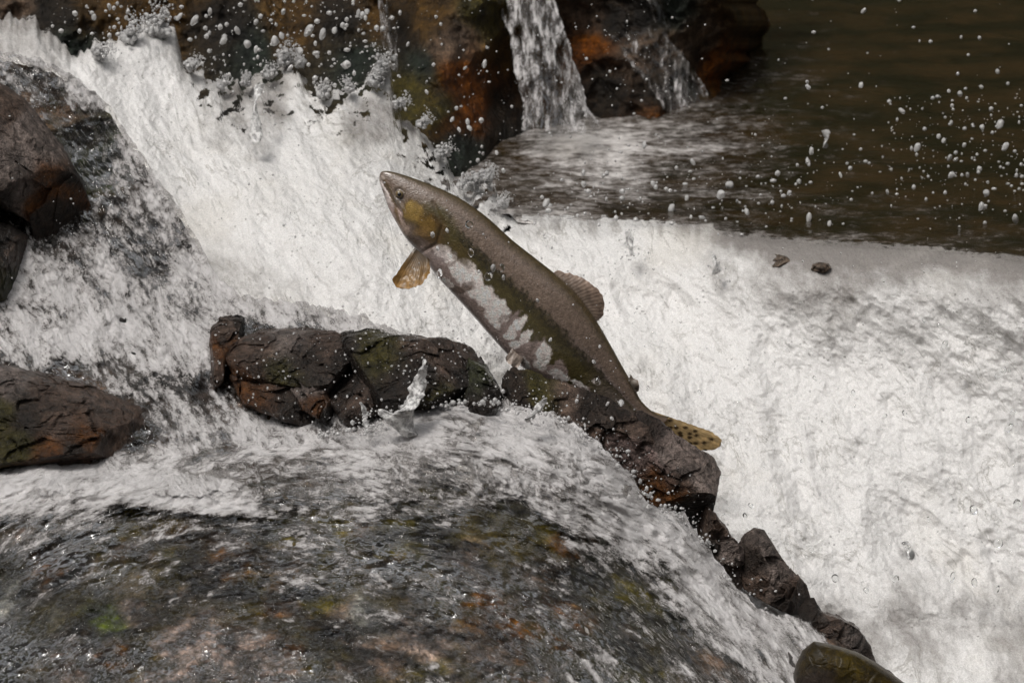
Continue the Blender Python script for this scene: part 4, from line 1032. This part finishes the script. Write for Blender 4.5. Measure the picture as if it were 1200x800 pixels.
# the big ones, read off the photograph
BIG = [(947,102,4),(946,96,3.5),(1009,100,4.5),(1012,13,4),(1148,45,3.5),(1169,84,4),(1125,110,5),(1112,107,3.5),(1150,102,3.5),(1057,130,4.5),(1151,149,4.5),(1172,146,6.5),(1145,175,0),(1178,172,5.5),(1100,160,4.5),(1106,165,4),
       (1075,173,6),(1130,170,4),(1113,185,4.5),(1120,187,4),(1115,205,5.5),(1148,198,5),(1156,226,6),(1150,242,5),(1154,243,4.5),(1190,257,6),(1171,268,6.5),(1134,205,3.5),(1145,181,3),(1088,207,3),(951,177,4.5),(947,190,4),(925,226,4.5),
       (927,231,4),(946,190,3),(890,269,8),(975,258,6),(972,262,4),(948,255,5),(820,230,0),(855,217,8),(845,228,8),(803,218,7),(787,244,6),(823,256,5),(875,248,4.5),(765,215,4),(765,232,5),(805,232,4),(728,248,5),(700,240,4.5),(684,216,5),
       (755,170,4),(812,190,4),(745,258,5),(660,225,4),(640,238,6),(590,200,3.5),(560,188,4),(550,150,4),(564,141,5),(535,127,3.5),(582,179,3.5),(568,75,4),(545,80,3),(511,20,3.5),(530,140,3.5),(1040,225,3),(1060,245,3.5),(985,205,2.8)]
for (x, y, r) in BIG:
    if r: drop(x, y, float(RNG.uniform(.45, .95)), r * .62, DM_W, 'blurred round white drop in the air over the dark pool', 'larger drops over the pool')
LEFT = [(88,16,5),(110,20,5),(128,8,4),(228,24,6),(246,14,4),(258,32,5),(262,48,6),(290,52,7),(278,36,5),(300,58,4),(322,48,7),(330,42,5),(362,36,7),(378,40,6),(392,36,5),(424,18,6),(430,14,5),(406,76,9),(420,16,4),(372,66,4),(352,60,5),(300,26,4),(332,14,4),
        (245,60,4),(210,20,4),(150,14,4),(340,80,4),(386,62,4),(478,52,3),(508,76,3.5),(548,143,4),(538,152,3),(566,180,3),(500,108,3)]
for (x, y, r) in LEFT:
    drop(x, y, float(RNG.uniform(.55, .85)), r * .62, DM_W, 'blurred white drop in the air before the dark cliff above the white crest', 'larger drops before the cliff')
CLEAR = [(1173,437,4.8),(1107,404,3.4),(1083,375,2.2),(1058,413,2.2),(1135,492,3.2),(1170,636,5.5),(979,677,4.5),(1141,597,4.5),(1050,678,3.5),(951,644,3),(1100,381,2),(1015,691,3),(1192,590,4.5),(966,550,2),(783,428,2.4),(955,443,2.2),(1037,487,2.4),
         (1060,484,2.4),(880,592,2.6),(873,604,2.6),(1183,501,3.4),(1187,483,3.2),(1000,460,2.2),(1142,682,3.5),(1168,690,3.5),(820,460,2.2),(1116,676,3),(940,540,2.2),(1088,608,2.2)]
for (x, y, r) in CLEAR:
    Yw = float(white_depth(np.array([x * 1.0]), np.array([y * 1.0]))[0])
    drop(x, y, Yw - .10, r, DM_C, 'small clear drop with dark rim before the broad white fall right of the fish', 'clear drops before the white fall')
FISHD = [(550,263,5.0),(552,296,4.2),(588,314,4.0),(578,314,3.4),(573,323,5.2),(507,275,3.2),(515,320,4.0),(513,291,2.2),(561,318,2.0),(590,325,2),(524,270,2.2),(703,406,2.0),(696,424,2.4),(728,472,3.6),(700,447,3.8),(717,490,2.2),(630,352,2.2),(645,398,2),(712,473,2),(676,470,2.6)]
for (x, y, r) in FISHD:
    drop(x, y, -.02 if y < 470 else -.10, r * .9, DM_W if r < 3.5 else DM_C + DM_W[:2], 'drop of water flying in front of the fish flank', 'drops in front of the fish')

def merged_drops(name, pts, m, label):
    """fine spray nobody could count: many little balls in one mesh"""
    bm = bmesh.new(); bmesh.ops.create_icosphere(bm, subdivisions=1, radius=1.0)
    bv = np.array([v.co[:] for v in bm.verts]); bf = np.array([[v.index for v in f.verts] for f in bm.faces]); bm.free()
    pts = np.array(pts, float); C = P(pts[:, 0], pts[:, 1], pts[:, 2]); r = pts[:, 3] * 0.00117
    st = RNG.uniform(.8, 1.5, (len(pts), 3))
    V = C[:, None] + bv[None] * r[:, None, None] * st[:, None]
    F = bf[None] + (np.arange(len(pts)) * len(bv))[:, None, None]
    me = bpy.data.meshes.new(name)
    me.from_pydata(V.reshape(-1, 3).tolist(), [], F.reshape(-1, 3).tolist())
    o = link(name, me, m)
    return tag(o, label, 'spray', kind='stuff')
sp = []
def scatter(n, x0, x1, y0, y1, Y0, Y1, r0, r1, test=None, pw=2.6):
    k = 0
    while k < n:
        x, y = RNG.uniform(x0, x1), RNG.uniform(y0, y1)
        if test and not test(x, y): continue
        r = r0 + (r1 - r0) * RNG.uniform() ** pw
        sp.append((x, y, RNG.uniform(Y0, Y1), r)); k += 1
g = lambda x, y: RNG.uniform() < np.clip(.12 + .9 * math.exp(-((y - 215) / 75) ** 2) + .25 * float(fbm(x / 60, y / 60, 0, 3, 7)), 0, 1)
scatter(560, 720, 1240, -10, 285, .45, 1.1, .45, 2.6, g)
scatter(260, 1040, 1240, 110, 270, .45, .9, .5, 3.0)
scatter(300, 470, 760, -10, 270, .6, .95, .4, 2.4)
scatter(170, 620, 960, 200, 275, .5, .8, .6, 4.0)
scatter(320, 60, 470, -20, 110, .55, .95, .4, 3.2, lambda x, y: y < float(curve(x, WHITE_TOP)) + 6)
scatter(120, 240, 470, 0, 100, .55, .9, .5, 3.6, lambda x, y: y < float(curve(x, WHITE_TOP)) + 6)
merged_drops('spray', sp, M_DROP_W, 'fine white spray over the dark pool and cliff')
sp = []
scatter(420, 440, 760, 190, 520, -.06, .1, .3, 1.3)
scatter(260, 380, 960, 380, 700, -.25, -.05, .4, 1.6, lambda x, y: abs(y - float(curve(x, SHELF_TOP)) - 20) < 50)
scatter(250, -20, 420, 60, 520, .1, .3, .4, 1.5)
for k in range(520):                           # beads thrown up along the bubbling rim
    q = RNG.uniform(0, 21); a_ = int(q); b_ = q - a_
    x = LIP[a_][0] * (1 - b_) + LIP[a_ + 1][0] * b_ + RNG.normal() * 5; y = LIP[a_][1] * (1 - b_) + LIP[a_ + 1][1] * b_ - abs(RNG.normal()) * 7 + 4
    sp.append((x, y, -.12 + RNG.normal() * .02, .5 + 2.4 * RNG.uniform() ** 2.5))
scatter(330, 240, 590, 375, 500, -.14, -.09, .3, 1.5)
scatter(220, 590, 860, 440, 640, -.16, -.10, .3, 1.3, lambda x, y: abs(y - float(curve(x, SHELF_TOP))) < 60)
merged_drops('spray', sp, M_DROP_W, 'fine spray around the fish and stones')
sp = []
scatter(700, 640, 1240, 290, 760, .0, .12, .35, 1.5)
merged_drops('spray', sp, M_DROP_C, 'tiny clear droplets before the white fall')
